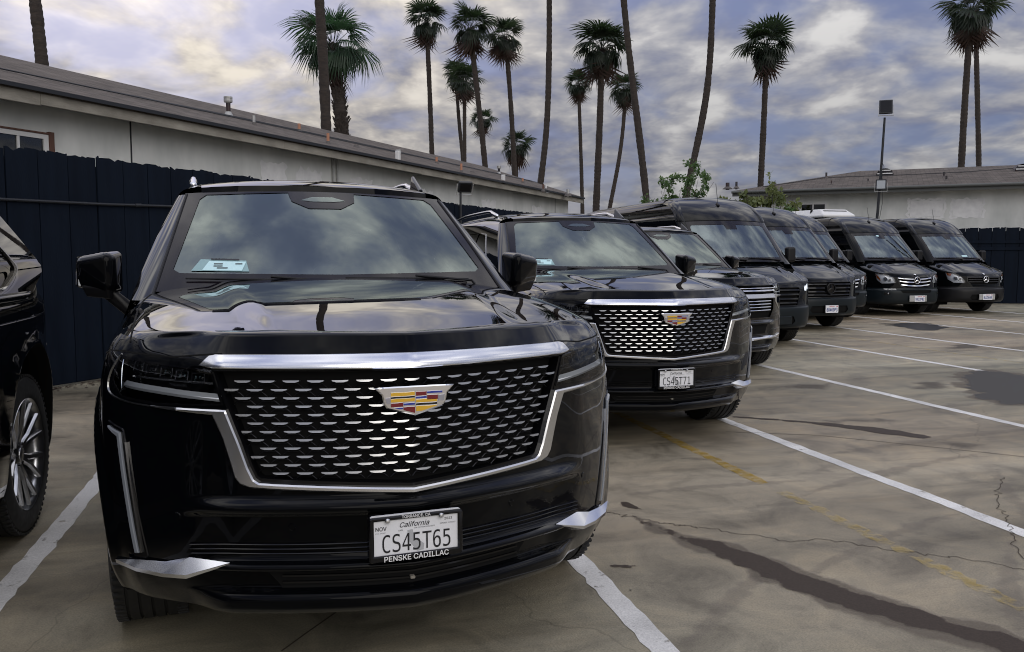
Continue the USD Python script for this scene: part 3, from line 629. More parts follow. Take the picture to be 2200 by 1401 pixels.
for k, (px0, py0, px1, py1) in enumerate([(635, 362, 692, 392), (752, 380, 800, 396), (905, 408, 930, 436), (1034, 428, 1064, 458), (1143, 442, 1165, 470), (560, 345, 615, 400)]):
    a = to_lot(on_plane(px0, py0, L(0, -QW), [*NQ, 0])); b = to_lot(on_plane(px1, py1, L(0, -QW), [*NQ, 0]))
    wall_patch(bl, patch_poly(a[0], b[0], min(b[2], a[2] - .45), a[2], 60 + k), QW)
# roof vents, placed on the front slope
rn = np.cross([1, 0, 0], [0, QR - QE, ZR - ZE]); rn = rn / np.linalg.norm(rn)
RP = L(0, -QE, ZE); RNW = np.array([*(-NQ * rn[1]), rn[2]])
def roof_at(px, py):
    w = on_plane(px, py, RP, RNW); p, q, z = to_lot(w); return np.array([p, -q, z]), w[1] / 1800
def flue(px, py, top, capw, parent=bl):
    b, k = roof_at(px, py); h = (py - top) * k; r = capw * k / 2
    v = put(parent, 'flue', tube([b - [0, 0, .05], b + [0, 0, h * .62]], r * .52, 12), M['rusty_steel'])
    put(v, 'flue_cap', xform(lathe([(r * .5, 0), (r * .6, .02), (r * .95, h * .06), (r, h * .12), (r, h * .22), (r * .92, h * .225), (r * .92, h * .25), (r, h * .255), (r, h * .34), (r * .3, h * .37), (0, h * .37)], 16), b + [0, 0, h * .60]), M['galvanised'])
    put(v, 'flashing', xform(lathe([(r * 1.3, -.04), (r * .6, .07)], 14), b), M['galvanised'])
def stub(px, py, top, w, m, parent=bl):
    b, k = roof_at(px, py); h = (py - top) * k; r = w * k / 2
    v = put(parent, 'vent_pipe', cat(tube([b - [0, 0, .05], b + [0, 0, h]], r, 10)), M[m]); put(v, 'flashing', xform(lathe([(r * 2.6, -.03), (r * 1.2, .06)], 12), b), M['shingle_flash'])
simple('shingle_flash', (0.10, 0.09, 0.085), 0.8)
flue(491, 248, 207, 18); stub(546, 270, 249, 6, 'galvanised'); stub(643, 284, 266, 6, 'terracotta'); stub(705, 310, 287, 6, 'terracotta'); stub(938, 352, 338, 5, 'terracotta'); stub(991, 371, 352, 5, 'terracotta')
flue(1072, 374, 356, 9); stub(1123, 394, 383, 4, 'terracotta'); stub(1167, 410, 396, 4, 'brown_trim'); stub(1173, 409, 397, 4, 'white_trim'); stub(1220, 420, 407, 7, 'galvanised'); stub(765, 318, 314, 8, 'shingle_flash'); stub(1015, 372, 368, 7, 'shingle_flash')
def boxvent(px, py, top, w, parent=bl):
    b, k = roof_at(px, py); h = (py - top) * k; r = w * k / 2
    v = put(parent, 'box_vent', bx(b[0] - r, b[0] + r, b[1] - r, b[1] + r, b[2] - .1, b[2] + h, .01), M['white_trim']); put(v, 'vent_hood', bx(b[0] - r * .2, b[0] + r * 1.6, b[1] - r * .9, b[1] + r * 1.3, b[2] + h * .72, b[2] + h + .03, .008), M['galvanised'])
boxvent(855, 344, 325, 9); boxvent(1081, 388, 377, 7)
# right building, local frame: x = q, y = p
br = thing('stucco_building', 'grey stucco building with hip roof and blank wall patches behind the vans', 'building', (0, 0, 0), QROT)
PW, PE, PR, Q0, Q1 = 31.8, 31.3, 36.1, -4.6, 15.0
ZE2, ZR2 = 3.84, 4.84
put(br, 'wall', bx(Q0, Q1, PW, PW + .2, 0, ZE2 - .1), M['stucco']); put(br, 'wall', bx(Q0, Q0 + .2, PW + .2, 40.5, 0, ZE2 - .1), M['stucco'])
hx = Q0 - .4 + (PR - PE) * .86
roof_sheet(br, 'roof', [(Q0 - .4, PE - .08, ZE2), (Q1, PE - .08, ZE2), (Q1, PR, ZR2), (hx, PR, ZR2)], M['shingles'])
roof_sheet(br, 'roof', [(Q0 - .4, 41.0, ZE2), (Q0 - .4, PE - .08, ZE2), (hx, PR, ZR2 - .002), (hx, PR + .01, ZR2 - .002)], M['shingles'])
put(br, 'gutter', tube([(Q0 - .42, PE - .12, ZE2 - .05), (Q1, PE - .12, ZE2 - .05)], .05, 10), M['gutter_grey'] if 'gutter_grey' in M else simple('gutter_grey', (0.10, 0.105, 0.10), 0.5))
put(br, 'fascia_board', bx(Q0 - .4, Q1, PE - .06, PE - .03, ZE2 - .20, ZE2 - .056), M['gutter_grey']); put(br, 'soffit', bx(Q0 - .4, Q1, PE - .028, PW - .002, ZE2 - .16, ZE2 - .14), M['fascia_wood'])
w = put(br, 'window', cat(bx(-2.72, -1.80, PW - .04, PW - .004, 3.32, 3.39), bx(-2.72, -2.65, PW - .041, PW - .005, 2.62, 3.32), bx(-1.87, -1.80, PW - .041, PW - .005, 2.62, 3.32), bx(-2.29, -2.24, PW - .036, PW - .006, 2.62, 3.32), bx(-2.72, -1.80, PW - .05, PW - .004, 2.55, 2.62)), M['white_trim'])
put(w, 'pane', bx(-2.65, -1.87, PW - .02, PW - .016, 2.62, 3.32), M['house_glass']); put(w, 'blind', cat(bx(-2.64, -2.30, PW - .012, PW - .008, 2.64, 3.30), bx(-2.22, -1.88, PW - .012, PW - .008, 2.64, 3.30)), M['blind'])
for k, (x0, x1) in enumerate([(.78, 1.93), (2.07, 3.08)]):
    fr = patch_poly(x0, x1, 2.75, 3.42, 80 + k); wall_patch(br, fr.difference(fr.buffer(-.07)), PW); wall_patch(br, box(x0 + .08, 2.82, x1 - .08, 3.35), PW, -.003)
def eyebrow(px, py, w):
    wpt = on_plane(px, py, L(PE, 0, ZE2), np.array([*(-D * (ZR2 - ZE2)), PR - PE])); p, q, z = to_lot(wpt); r = w * wpt[1] / 1800 / 2
    a = np.linspace(0, np.pi, 13); A = np.array([(q + r * math.cos(t), p, z + r * .95 * math.sin(t)) for t in a]); B = A + [0, r * 3.4, .08]
    v = put(br, 'eyebrow_vent', strip([A, B]), M['rusty_steel'])
    for i in range(4):
        zz = z + r * .95 * (.12 + .2 * i); hw = r * math.sqrt(max(0, 1 - ((zz - z) / (r * .95)) ** 2)) * .93; put(v, 'louvre', bx(q - hw, q + hw, p + .004, p + .03, zz - .02, zz + .02), M['white_trim' if i % 2 else 'rusty_steel'])
    put(v, 'vent_face', (np.vstack([[(q, p + .035, z)], A + [0, .035, 0]]), np.array([(0, i, i + 1) for i in range(1, 13)])), M['dark_recess'])
eyebrow(1901, 378, 34); eyebrow(2200, 368, 34)
def rstub(px, py, top, w, m):
    wpt = on_plane(px, py, L(PE, 0, ZE2), np.array([*(-D * (ZR2 - ZE2)), PR - PE])); p, q, z = to_lot(wpt); k = wpt[1] / 1800; h = (py - top) * k; r = w * k / 2
    v = put(br, 'vent_pipe', tube([(q, p, z - .05), (q, p, z + h)], r, 8), M[m]); put(v, 'flashing', xform(lathe([(r * 2.8, -.02), (r * 1.2, h * .3)], 10), (q, p, z)), M['shingle_flash'])
for a in [(1775, 383, 371, 4, 'rusty_steel'), (1786, 397, 388, 3, 'rusty_steel'), (1865, 391, 384, 3, 'rusty_steel'), (2028, 381, 370, 4, 'rusty_steel'), (2033, 388, 378, 4, 'rusty_steel'), (1582, 404, 391, 5, 'rusty_steel'), (1563, 405, 393, 8, 'rusty_steel')]: rstub(*a)
def rline(pts):
    out = []
    for px, py in pts:
        p, q, z = to_lot(on_plane(px, py, L(PE, 0, ZE2), np.array([*(-D * (ZR2 - ZE2)), PR - PE]))); out.append((q, p, z + .03))
    put(br, 'roof_cable', tube(out, .012, 5), M['pipe_black'])
rline([(1640, 403), (1775, 383), (1930, 378), (2060, 372), (2198, 362)])

# ------------------------------------------------------------------ lamp posts and the rusty pole
def floodlight(parent, c, w, h, yaw, tilt, face, name='floodlight'):
    T = lambda m: xform(xform(m, rx=tilt), c, rz=yaw)
    b = put(parent, name, T(bx(-w / 2, w / 2, -.03, .04, -h / 2, h / 2, .012)), M['pipe_black'])
    put(b, 'lamp_glass', T(bx(-w / 2 + .035, w / 2 - .035, -.036, -.031, -h / 2 + .04, h / 2 - .04)), M[face])
    put(b, 'cooling_fins', cat(*[T(bx(x - .006, x + .006, .042, .085, -h / 2 + .03, h / 2 - .03)) for x in np.linspace(-w / 2 + .05, w / 2 - .05, 8)]), M['pipe_black'])
    put(b, 'bracket', cat(T(bx(-w / 2 - .03, -w / 2 - .018, -.015, .02, -h / 2 - .05, .06)), T(bx(w / 2 + .018, w / 2 + .03, -.015, .02, -h / 2 - .05, .06)), T(bx(-w / 2 - .03, w / 2 + .03, -.014, .019, -h / 2 - .064, -h / 2 - .05))), M['galvanised'])
base = L(29.8, -.18); lp = thing('lamp_post', 'slim leaning post with two square floodlights rising behind the vans', 'lamp post', base)
put(lp, 'pole', tube([(0, 0, 0), (.03, 0, 2.7), (.10, 0, 4.2), (.16, 0, 5.92)], [.05, .045, .04, .035], 10), M['pipe_black'])
floodlight(lp, (.17, -.04, 6.25), .40, .46, QROT + .1, -.25, 'gloss_black'); floodlight(lp, (.075, -.10, 3.78), .32, .34, QROT, -.1, 'lamp_face')
put(lp, 'cable', tube([(.10, -.06, 4.5), (.17, -.06, 4.35), (.11, -.06, 4.1), (.16, -.05, 3.2), (.10, -.05, 2.8), (.05, -.06, 2.5)], .008, 5), M['pipe_black'])
lp2 = thing('lamp_post', 'short post with one tilted floodlight at the left fence', 'lamp post', L(16.13, -8.28))
put(lp2, 'pole', tube([(0, 0, 0), (0, 0, 2.86)], .025, 8), M['pipe_black']); floodlight(lp2, (.10, -.05, 2.94), .30, .24, QROT + .75, .5, 'gloss_black')
pole = thing('steel_pole', 'thick rusty dark pole at the left picture edge beside the fence', 'pole', L(5.70, -8.62))
put(pole, 'shaft', tube([(.06, 0, 0), (.06, 0, 2.5), (.05, 0, 2.9), (0, 0, 4.0), (-.03, 0, 6.0)], [.12, .12, .095, .08, .075], 18), M['rusty_steel'], smooth=40); put(pole, 'collar', tube([(.06, 0, 2.60), (.06, 0, 2.68)], .145, 18), M['rusty_steel'], smooth=40)
# ------------------------------------------------------------------ palms and shrubs
def fan_leaf(R, rg, nseg=20, droop=.35, pet=.5, spread=1.75, fold=.18):
    """fan frond with its petiole along +x from the origin, up +z; (V, F)"""
    V, F = [], []
    def add(*p):
        i = len(V); V.extend(p); return i
    # petiole, three-sided
    w = .016 + .006 * R
    i = add((0, -w, 0), (0, w, 0), (0, 0, -w), (pet, -w * .6, 0), (pet, w * .6, 0), (pet, 0, -w * .6))
    F += [(i, i + 3, i + 1), (i + 1, i + 3, i + 4), (i + 1, i + 4, i + 2), (i + 2, i + 4, i + 5), (i + 2, i + 5, i), (i, i + 5, i + 3)]
    ph = np.linspace(-spread, spread, nseg + 1)
    for k in range(nseg):
        a, b = ph[k], ph[k + 1]; m = (a + b) / 2; ln = R * (1 - .22 * (abs(m) / spread) ** 2) * rg.uniform(.88, 1.06)
        def pt(t, ang, dz=0):
            r = ln * t; z = fold * R * t * (abs(math.sin(ang))) - droop * R * t ** 2.6 * (1 + rg.uniform(-.25, .25) * (t > .8)) + dz
            return (pet + r * math.cos(ang) * (1 - .12 * t * t), r * math.sin(ang), z)
        zz = .012 * R * (1 if k % 2 else -1)
        i = add((pet, 0, 0), pt(.42, a), pt(.42, b), pt(.74, m - (m - a) * .62, zz), pt(.74, m + (b - m) * .62, zz), pt(1.0, m + rg.uniform(-.05, .05), zz))
        F += [(i, i + 1, i + 2), (i + 1, i + 3, i + 4), (i + 1, i + 4, i + 2), (i + 3, i + 5, i + 4)]
    return np.array(V), np.array(F)
def place_leaf(V, el, az, roll, org, s=1.0):
    m = trimesh.transformations.rotation_matrix(az, [0, 0, 1]) @ trimesh.transformations.rotation_matrix(-el, [0, 1, 0]) @ trimesh.transformations.rotation_matrix(roll, [1, 0, 0])
    return V * s @ m[:3, :3].T + org
_leafbank = {}
def leaf_bank(kind, nseg):
    k = (kind, nseg)
    if k not in _leafbank:
        rg = np.random.default_rng(len(_leafbank) + 50)
        _leafbank[k] = [fan_leaf(1.0, rg, nseg, *{'fresh': (.36, .70), 'mid': (.66, .68), 'old': (1.0, .60), 'dead': (1.25, .45)}[kind], spread=1.75 if kind != 'dead' else 1.1, fold=.2 if kind != 'dead' else -.3) for _ in range(5)]
    return _leafbank[k]
def curve(pts, n):
    p = np.asarray(pts, float); s = np.r_[0, np.cumsum(np.linalg.norm(np.diff(p, axis=0), axis=1))]
    f = CubicSpline(s, p) if len(p) > 2 else (lambda t: p[0] + (p[1] - p[0]) * (t / s[-1])[:, None])
    return f(np.linspace(0, s[-1], n))
def palm(label, px, depth, width, crown, n_leaf=34, nseg=16, name='palm_tree', green='frond_dark', dead=10, rough=False, group=None, head_up=None, tall=None, asc=0.0):
    """px: trunk centre line in the picture from low to high; the crown sits on the last point; width: trunk width there in pixels; crown: crown diameter in pixels"""
    pts = [at(x, y, depth) for x, y in px]; k = depth / 1800
    if tall is not None: pts.append(np.array([pts[-1][0] + tall[0], depth, tall[1]]))
    base = pts[0] + (pts[0] - pts[1]) / max(1e-6, (pts[1] - pts[0])[2]) * pts[0][2]; base[2] = 0; base[:2] = pts[0][:2] + (base[:2] - pts[0][:2]) * .5
    C = curve([base] + pts, 44) - base; r0 = width * k / 2
    t = thing(name, label, 'palm tree', base, group=group)
    seed = int(abs(px[0][0]) * 7 + px[0][1]) % 9973; rg = np.random.default_rng(seed)
    z = C[:, 2] / C[-1, 2]; R = r0 * (1.14 - .26 * z) * (1 + .05 * rg.normal(size=len(z)).clip(-1, 1)); R[:4] *= [1.5, 1.25, 1.12, 1.05]
    n = 44 if not rough else 44
    fine = curve(C, 200); Rf = np.interp(np.linspace(0, 1, 200), np.linspace(0, 1, 44), R); Rf = Rf * (1 + .045 * np.sin(np.arange(200) * 2.1) + .02 * rg.normal(size=200))
    put(t, 'trunk', tube(fine, Rf, 12), M['palm_bark'], smooth=50)
    top = C[-1]; cr = crown * k / 2
    if rough:
        bs = []
        for i in range(520):
            f = rg.uniform(.02, .995); j = int(f * 199); a = rg.uniform(0, 6.283); rr = Rf[j]; h = rg.uniform(.10, .22); o = fine[j]; d = np.array([math.cos(a), math.sin(a), 0]); s_ = np.array([-d[1], d[0], 0])
            bs.append(hull([o + d * rr * .9 - s_ * .07, o + d * rr * .9 + s_ * .07, o + d * rr * .9 + [0, 0, -.08], o + d * (rr + rg.uniform(.05, .12)) + [0, 0, h] - s_ * .03, o + d * (rr + .05) + [0, 0, h] + s_ * .03]))
        put(t, 'leaf_bases', cat(*bs), M['palm_bark'], kind='stuff')
    else:
        bs = []
        for i in range(60):
            f = rg.uniform(.93, 1.0); j = int(f * 199); a = rg.uniform(0, 6.283); rr = Rf[j]; o = fine[j]; d = np.array([math.cos(a), math.sin(a), 0]); s_ = np.array([-d[1], d[0], 0])
            bs.append(hull([o + d * rr * .8 - s_ * .05, o + d * rr * .8 + s_ * .05, o + d * rr * .8 + [0, 0, -.1], o + d * (rr + rg.uniform(.04, .14)) + [0, 0, rg.uniform(.1, .3)]]))
        put(t, 'leaf_bases', cat(*bs), M['palm_bark'], kind='stuff')
    ga = 2.39996
    for i in range(n_leaf):
        f = i / (n_leaf - 1)                          # 0 = youngest, upright; 1 = oldest, hanging
        el = math.radians(82 - 122 * f ** .85 + rg.normal(0, 11)) + asc; az = i * ga + rg.normal(0, .25); ln = cr * (.80 + .30 * math.sin(math.pi * min(1, f * 1.15 + .12))) * rg.uniform(.72, 1.16)
        v, fc = leaf_bank('fresh' if f < .33 + rg.uniform(-.1, .1) else 'mid' if f < .62 + rg.uniform(-.12, .12) else 'old', nseg)[rg.integers(5)]
        V = place_leaf(v, el, az, rg.normal(0, .25), np.zeros(3), ln / 1.55); o = top + np.array([math.cos(az), math.sin(az), 0]) * r0 * .5 + [0, 0, .25 * cr * (.45 - f) * .8]
        put(t, 'frond', (V + o, fc), M[green])
    for i in range(dead):
        az = rg.uniform(0, 6.283); el = math.radians(rg.uniform(-78, -42)); ln = cr * rg.uniform(.75, 1.15); v, fc = leaf_bank('dead', max(10, nseg - 6))[rg.integers(5)]
        V = place_leaf(v, el, az, rg.normal(0, .4), np.zeros(3), ln / 1.5); o = top + np.array([math.cos(az), math.sin(az), 0]) * r0 * .6 + [0, 0, -.16 * cr * rg.uniform(.2, 1.3)]
        put(t, 'dead_frond', (V + o, fc), M['frond_dead'])
    return t
G = 'tall fan palms behind the buildings'
palm('thick trunk of a palm rising above the roof at the far left', [(90, 135), (75, 0)], 28, 25, 185, tall=(-.5, 13.5), group=G, dead=6)
palm('smooth tall palm trunk in front of the green fan palm', [(701, 285), (695, 150), (686, 0)], 25.5, 21, 190, tall=(-.3, 15.5), group=G, dead=6)
palm('stout bright green fan palm with rough bark beside the smooth trunk', [(737, 292), (727, 200), (716, 95)], 29, 27, 178, n_leaf=34, nseg=26, green='frond_green', dead=2, rough=True, group=G, asc=-.06)
palm('tall slim palm with shaggy crown, first right of the green palm', [(928, 337), (924, 220), (916, 48)], 62, 10.5, 92, group=G)
palm('tall palm with a wide shaggy crown above the twin palms', [(1043, 365), (1030, 240), (1010, 60)], 58, 12, 100, group=G, dead=14)
palm('smaller palm of the close pair, left crown', [(996, 356), (988, 280), (981, 160)], 80, 8, 66, group=G, n_leaf=34, nseg=14)
palm('smaller palm of the close pair, right crown', [(998, 357), (998, 280), (998, 175)], 77, 8.5, 80, group=G, n_leaf=34, nseg=14)
palm('tall palm with one drooping frond right of the shaggy group', [(1106, 386), (1099, 250), (1086, 82)], 61, 10.5, 88, group=G, dead=12)
palm('low round palm crown overlapping the slanting trunk', [(1043, 365), (1040, 320), (1037, 258)], 88, 9, 56, group=G, n_leaf=30, nseg=14)
palm('low palm with hanging brown fronds near the roof end', [(1107, 386), (1108, 350), (1108, 315)], 66, 12, 72, group=G, n_leaf=30, nseg=14, dead=14)
palm('bare curved palm trunk running out of the top, near the roof end', [(1160, 402), (1172, 300), (1179, 150), (1180, 0)], 46, 12.5, 125, tall=(-.1, 19.5), group=G)
palm('small distant palm right of the roof end', [(1251, 442), (1248, 330), (1243, 182)], 82, 8, 66, group=G, n_leaf=34, nseg=14, dead=12)
palm('broad dark palm crown with upright spear leaves', [(1281, 441), (1287, 300), (1292, 105)], 47, 14, 122, group=G, n_leaf=42, dead=12)
palm('small palm with bent trunk behind the leaning trunk', [(1312, 436), (1325, 370), (1337, 290), (1342, 192)], 76, 8.5, 76, group=G, n_leaf=34, nseg=14, dead=12)
palm('leaning bare palm trunk crossing the broad crown', [(1388, 421), (1378, 330), (1362, 200), (1350, 100), (1340, 0)], 43, 14, 130, tall=(-.4, 18.5), group=G)
palm('bare palm trunk bending right out of the top', [(1480, 392), (1500, 300), (1518, 200), (1527, 100), (1531, 0)], 43, 14, 130, tall=(.1, 18.2), group=G)
palm('single tall palm with full crown left of the lamp post', [(1634, 397), (1640, 280), (1646, 100)], 47, 13, 122, group=G, n_leaf=46, dead=6)
palm('left trunk of the pair of palms at the right', [(2065, 361), (2073, 220), (2087, 28)], 44, 13.5, 120, group=G, dead=14)
palm('right trunk of the pair of palms at the right', [(2103, 359), (2100, 220), (2097, 22)], 52, 10.5, 95, group=G, dead=12)

def leafy(name, label, catg, base, blobs, m, n, leaf, stems, twig_r=.012, seed=1):
    """shrub: stems from the base to blob centres and many small leaves spread in the blobs (cx, cy, cz, rx, rz) round the base"""
    t = thing(name, label, catg, base); rg = np.random.default_rng(seed)
    V = []
    for (x, y, z, rx, rz) in blobs:
        put(t, 'stem', cat(*[tube(curve([(0, 0, 0), (x * .4 + rg.normal(0, .1), y * .4, z * .55), (x + rg.normal(0, rx * .4), y + rg.normal(0, rx * .3), z + rg.normal(0, rz * .3))], 8), np.linspace(twig_r * 2.4, twig_r * .5, 8), 5) for _ in range(stems)]), M['twig'])
    tot = sum(b[3] ** 2 * b[4] for b in blobs)
    for (x, y, z, rx, rz) in blobs:
        k = int(n * rx ** 2 * rz / tot); sub = rg.normal(size=(max(4, k // 45), 3)); sub /= np.linalg.norm(sub, axis=1, keepdims=True); sub *= rg.uniform(.25, 1, (len(sub), 1)) ** .5
        c = sub[rg.integers(len(sub), size=k)] + rg.normal(0, .13, (k, 3)); c = c * [rx, rx, rz] + [x, y, z]
        d = rg.normal(size=(k, 3)); d[:, 2] -= .5; d /= np.linalg.norm(d, axis=1, keepdims=True); s = np.cross(d, rg.normal(size=(k, 3))); s /= np.linalg.norm(s, axis=1, keepdims=True)
        l = leaf * rg.uniform(.6, 1.4, (k, 1)); w = l * .34
        V.append(np.stack([c, c + d * l * .5 + s * w, c + d * l, c + d * l * .5 - s * w], 1).reshape(-1, 3))
    V = np.vstack(V); V[:, 2] = np.maximum(V[:, 2], .02); put(t, 'foliage', (V, np.arange(len(V)).reshape(-1, 4)), M[m]); return t
b1 = at(1466, 430, 33.0); k1 = 33 / 1800
leafy('leafy_tree', 'airy small-leaved green tree between the two buildings', 'tree', (b1[0], 33.0, 0),
      [(-.75, 0, 3.95, .55, .55), (-.25, .2, 4.35, .55, .5), (.35, -.1, 4.55, .6, .55), (.95, .1, 4.35, .5, .5), (.1, .2, 3.8, .8, .6), (.9, 0, 3.75, .55, .45), (-1.2, .1, 3.7, .35, .4)], 'leaf_green', 1900, .12, 4, seed=4)
b2 = at(1640, 440, 28.4)
leafy('shrub', 'tall thin-leaved shrub in front of the right building eave', 'shrub', (b2[0], 28.4, 0),
      [(-.95, 0, 3.45, .42, .38), (-.4, .1, 3.35, .45, .4), (.1, 0, 3.55, .4, .4), (.25, 0, 3.95, .2, .35), (.55, 0, 3.35, .45, .38), (1.0, 0, 3.2, .3, .45), (-1.3, .1, 3.3, .25, .3)], 'leaf_olive', 1000, .15, 3, seed=6)
b3 = at(1752, 447, 27.5)
leafy('shrub', 'small green bush beside the window of the right building', 'shrub', (b3[0] - 1.1, 27.5, 0), [(0, 0, 2.7, .45, .5), (.3, .1, 2.5, .4, .4)], 'leaf_green', 900, .10, 3, seed=8)
# ------------------------------------------------------------------ vehicle bodies: shared surfaces
def pc(*pts):
    a = np.array(pts, float); f = PchipInterpolator(a[:, 0], a[:, 1])
    return lambda t: f(np.clip(t, a[0, 0], a[-1, 0]))
class Wrap:
    """vertical skin swept along a plan outline: s runs from the front centre round the corner to the rear centre"""
    def __init__(self, plan, prof):
        P = np.array(plan, float); self.S = np.r_[0, np.cumsum(np.hypot(*np.diff(P, axis=0).T))]
        self.fx, self.fy = PchipInterpolator(self.S, P[:, 0]), PchipInterpolator(self.S, P[:, 1]); self.dx, self.dy = self.fx.derivative(), self.fy.derivative(); self.prof = prof; self.P = P
    def C(self, s):
        a = np.clip(np.abs(s), 0, self.S[-1]); return np.column_stack([np.sign(s) * self.fx(a), self.fy(a)])
    def n(self, s):
        s = np.asarray(s, float); a = np.clip(np.abs(s), 0, self.S[-1]); e = .03
        tx = self.fx(np.minimum(a + e, self.S[-1])) - self.fx(np.maximum(a - e, 0)); ty = self.fy(np.minimum(a + e, self.S[-1])) - self.fy(np.maximum(a - e, 0))
        l = np.hypot(tx, ty); k = sm(a, 0, .015); return np.column_stack([np.sign(s) * ty / l * k, -np.sqrt(np.maximum(1 - (ty / l * k) ** 2, 0)) * np.where(tx < 0, -1, 1)])
    def __call__(self, Q, off=0.0):
        s, z = Q[:, 0], Q[:, 1]; c = self.C(s) + self.n(s) * (self.prof(s, z) + off)[:, None]
        return np.column_stack([c, z])
    def at(self, off): return lambda Q: self(Q, off)
    def s_y(self, y): 
        t = np.linspace(self.S[0], self.S[-1], 4000); return float(np.interp(y, self.fy(t), t))
def chaikin(p, n=2):
    p = np.asarray(p, float)
    for _ in range(n): p = np.vstack([p[:1], *[np.array([.75 * a + .25 * b, .25 * a + .75 * b]) for a, b in zip(p[:-1], p[1:])], p[-1:]])
    return p
def rbox(x0, x1, y0, y1, z0, z1, r, k=2):
    s = trimesh.creation.icosphere(k, r).vertices
    return hull(np.vstack([s + [x, y, z] for x in (x0 + r, x1 - r) for y in (y0 + r, y1 - r) for z in (z0 + r, z1 - r)]))
def blob(pts):
    """hull of spheres (x, y, z, r)"""
    s = trimesh.creation.icosphere(2, 1.0).vertices
    return hull(np.vstack([s * p[3] + np.array(p[:3]) for p in pts]))

# wheels: axis along x, outer face towards +x
def make_wheel(R=.417, w=.275, rim=.285, style='split'):
    prof = [(rim - .01, -w / 2 + .02), (rim + .015, -w / 2 + .005), (R - .06, -w / 2), (R - .02, -w / 2 + .012), (R - .004, -w / 2 + .035)]
    for k in range(4):
        a = -w / 2 + .05 + k * (w - .1) / 4; b = (w - .1) / 4; prof += [(R, a), (R, a + b * .75), (R - .009, a + b * .78), (R - .009, a + b * .97)]
    prof += [(R, w / 2 - .05), (R - .004, w / 2 - .035), (R - .02, w / 2 - .012), (R - .06, w / 2), (rim + .03, w / 2 - .002), (rim + .012, w / 2 - .006), (rim - .01, w / 2 - .02)]
    tyre = lathe(prof, 64, 'x')
    tr = []
    for i in range(72):
        a = i / 72 * 2 * np.pi
        for x0, sgn in ((-w / 2 + .012, 1), (w / 2 - .05, -1)):
            tr.append(xform(bx(x0, x0 + .038, -.007, .007, R - .012, R + .0015), rx=a + (.01 if sgn > 0 else 0)))
    barrel = lathe([(rim - .01, -w / 2 + .02), (rim - .03, -w / 2 + .05), (rim - .035, w / 2 - .05), (rim - .012, w / 2 - .018), (rim + .006, w / 2 - .006), (rim + .010, w / 2 - .012)], 64, 'x')
    back = lathe([(rim - .03, -.02), (.0, -.02)], 48, 'x')
    sp = []
    n = 7
    for i in range(n):
        a0 = i / n * 2 * np.pi
        if style == 'split':
            for sg in (-1, 1):
                P = [(w / 2 - .065, .055, a0 + sg * .06), (w / 2 - .045, .14, a0 + sg * .12), (w / 2 - .022, rim - .012, a0 + sg * .22)]
                pts = [(x, r * math.cos(a), r * math.sin(a)) for x, r, a in P]
                for (p, q, w0, w1) in ((pts[0], pts[1], .020, .017), (pts[1], pts[2], .017, .015)):
                    p, q = np.array(p), np.array(q); d = q - p; t_ = np.cross([1, 0, 0], d); t_ /= np.linalg.norm(t_)
                    sp.append(hull([p + t_ * w0, p - t_ * w0, q + t_ * w1, q - t_ * w1, p + t_ * w0 * .55 + [.014, 0, 0], p - t_ * w0 * .55 + [.014, 0, 0], q + t_ * w1 * .55 + [.014, 0, 0], q - t_ * w1 * .55 + [.014, 0, 0], p - [.03, 0, 0], q - [.03, 0, 0]]))
        else:
            p, q = np.array([w / 2 - .05, .05 * math.cos(a0), .05 * math.sin(a0)]), np.array([w / 2 - .03, (rim - .01) * math.cos(a0), (rim - .01) * math.sin(a0)]); t_ = np.array([0, -math.sin(a0), math.cos(a0)])
            sp.append(hull([p + t_ * .03, p - t_ * .03, q + t_ * .022, q - t_ * .022, p - [.03, 0, 0], q - [.03, 0, 0]]))
    hub = lathe([(.078, w / 2 - .085), (.075, w / 2 - .055), (.055, w / 2 - .045), (.035, w / 2 - .043), (.034, w / 2 - .038), (0, w / 2 - .036)], 32, 'x')
    lugs = [tube([(w / 2 - .06, .057 * math.cos(a), .057 * math.sin(a)), (w / 2 - .04, .057 * math.cos(a), .057 * math.sin(a))], .008, 6) for a in np.arange(6) / 6 * 2 * np.pi]
    disc = lathe([(.17, .0), (.17, .02), (.08, .02)], 40, 'x')
    return {'tyre': [(tyre, 'rubber', 35), (cat(*tr), 'rubber', False)], 'rim': [(barrel, 'alloy' if style == 'split' else 'dark_alloy', 40), (back, 'dark_recess', False)], 'spoke': [(s, 'alloy' if style == 'split' else 'dark_alloy', False) for s in sp], 'hub': [(hub, 'alloy' if style == 'split' else 'dark_alloy', 35), (cat(*lugs), 'dark_alloy', 35)], 'disc': [(disc, 'dark_alloy', 35)]}
_wheels = {}
def add_wheel(out, x, y, R, style, side, w=.275, rim=.285, spokes=True):
    k = (R, w, rim, style)
    if k not in _wheels: _wheels[k] = make_wheel(R, w, rim, style)
    W = _wheels[k]; j = lambda m: xform(m if side > 0 else mirror(m), (side * x, y, R))
    p = out.add('wheel', j(W['tyre'][0][0]), 'rubber', smooth=35)
    out.add('tread_blocks', j(W['tyre'][1][0]), 'rubber', parent=p, kind='stuff')
    for m, mt, s in W['rim']: out.add('rim', j(m), mt, parent=p, smooth=s)
    if spokes:
        for m, mt, s in W['spoke']: out.add('spoke', j(m), mt, parent=p, smooth=s)
    else: out.add('spokes', j(cat(*[m for m, _, _ in W['spoke']])), W['spoke'][0][1], parent=p)
    for m, mt, s in W['hub'] + W['disc']: out.add('hub', j(m), mt, parent=p, smooth=s)
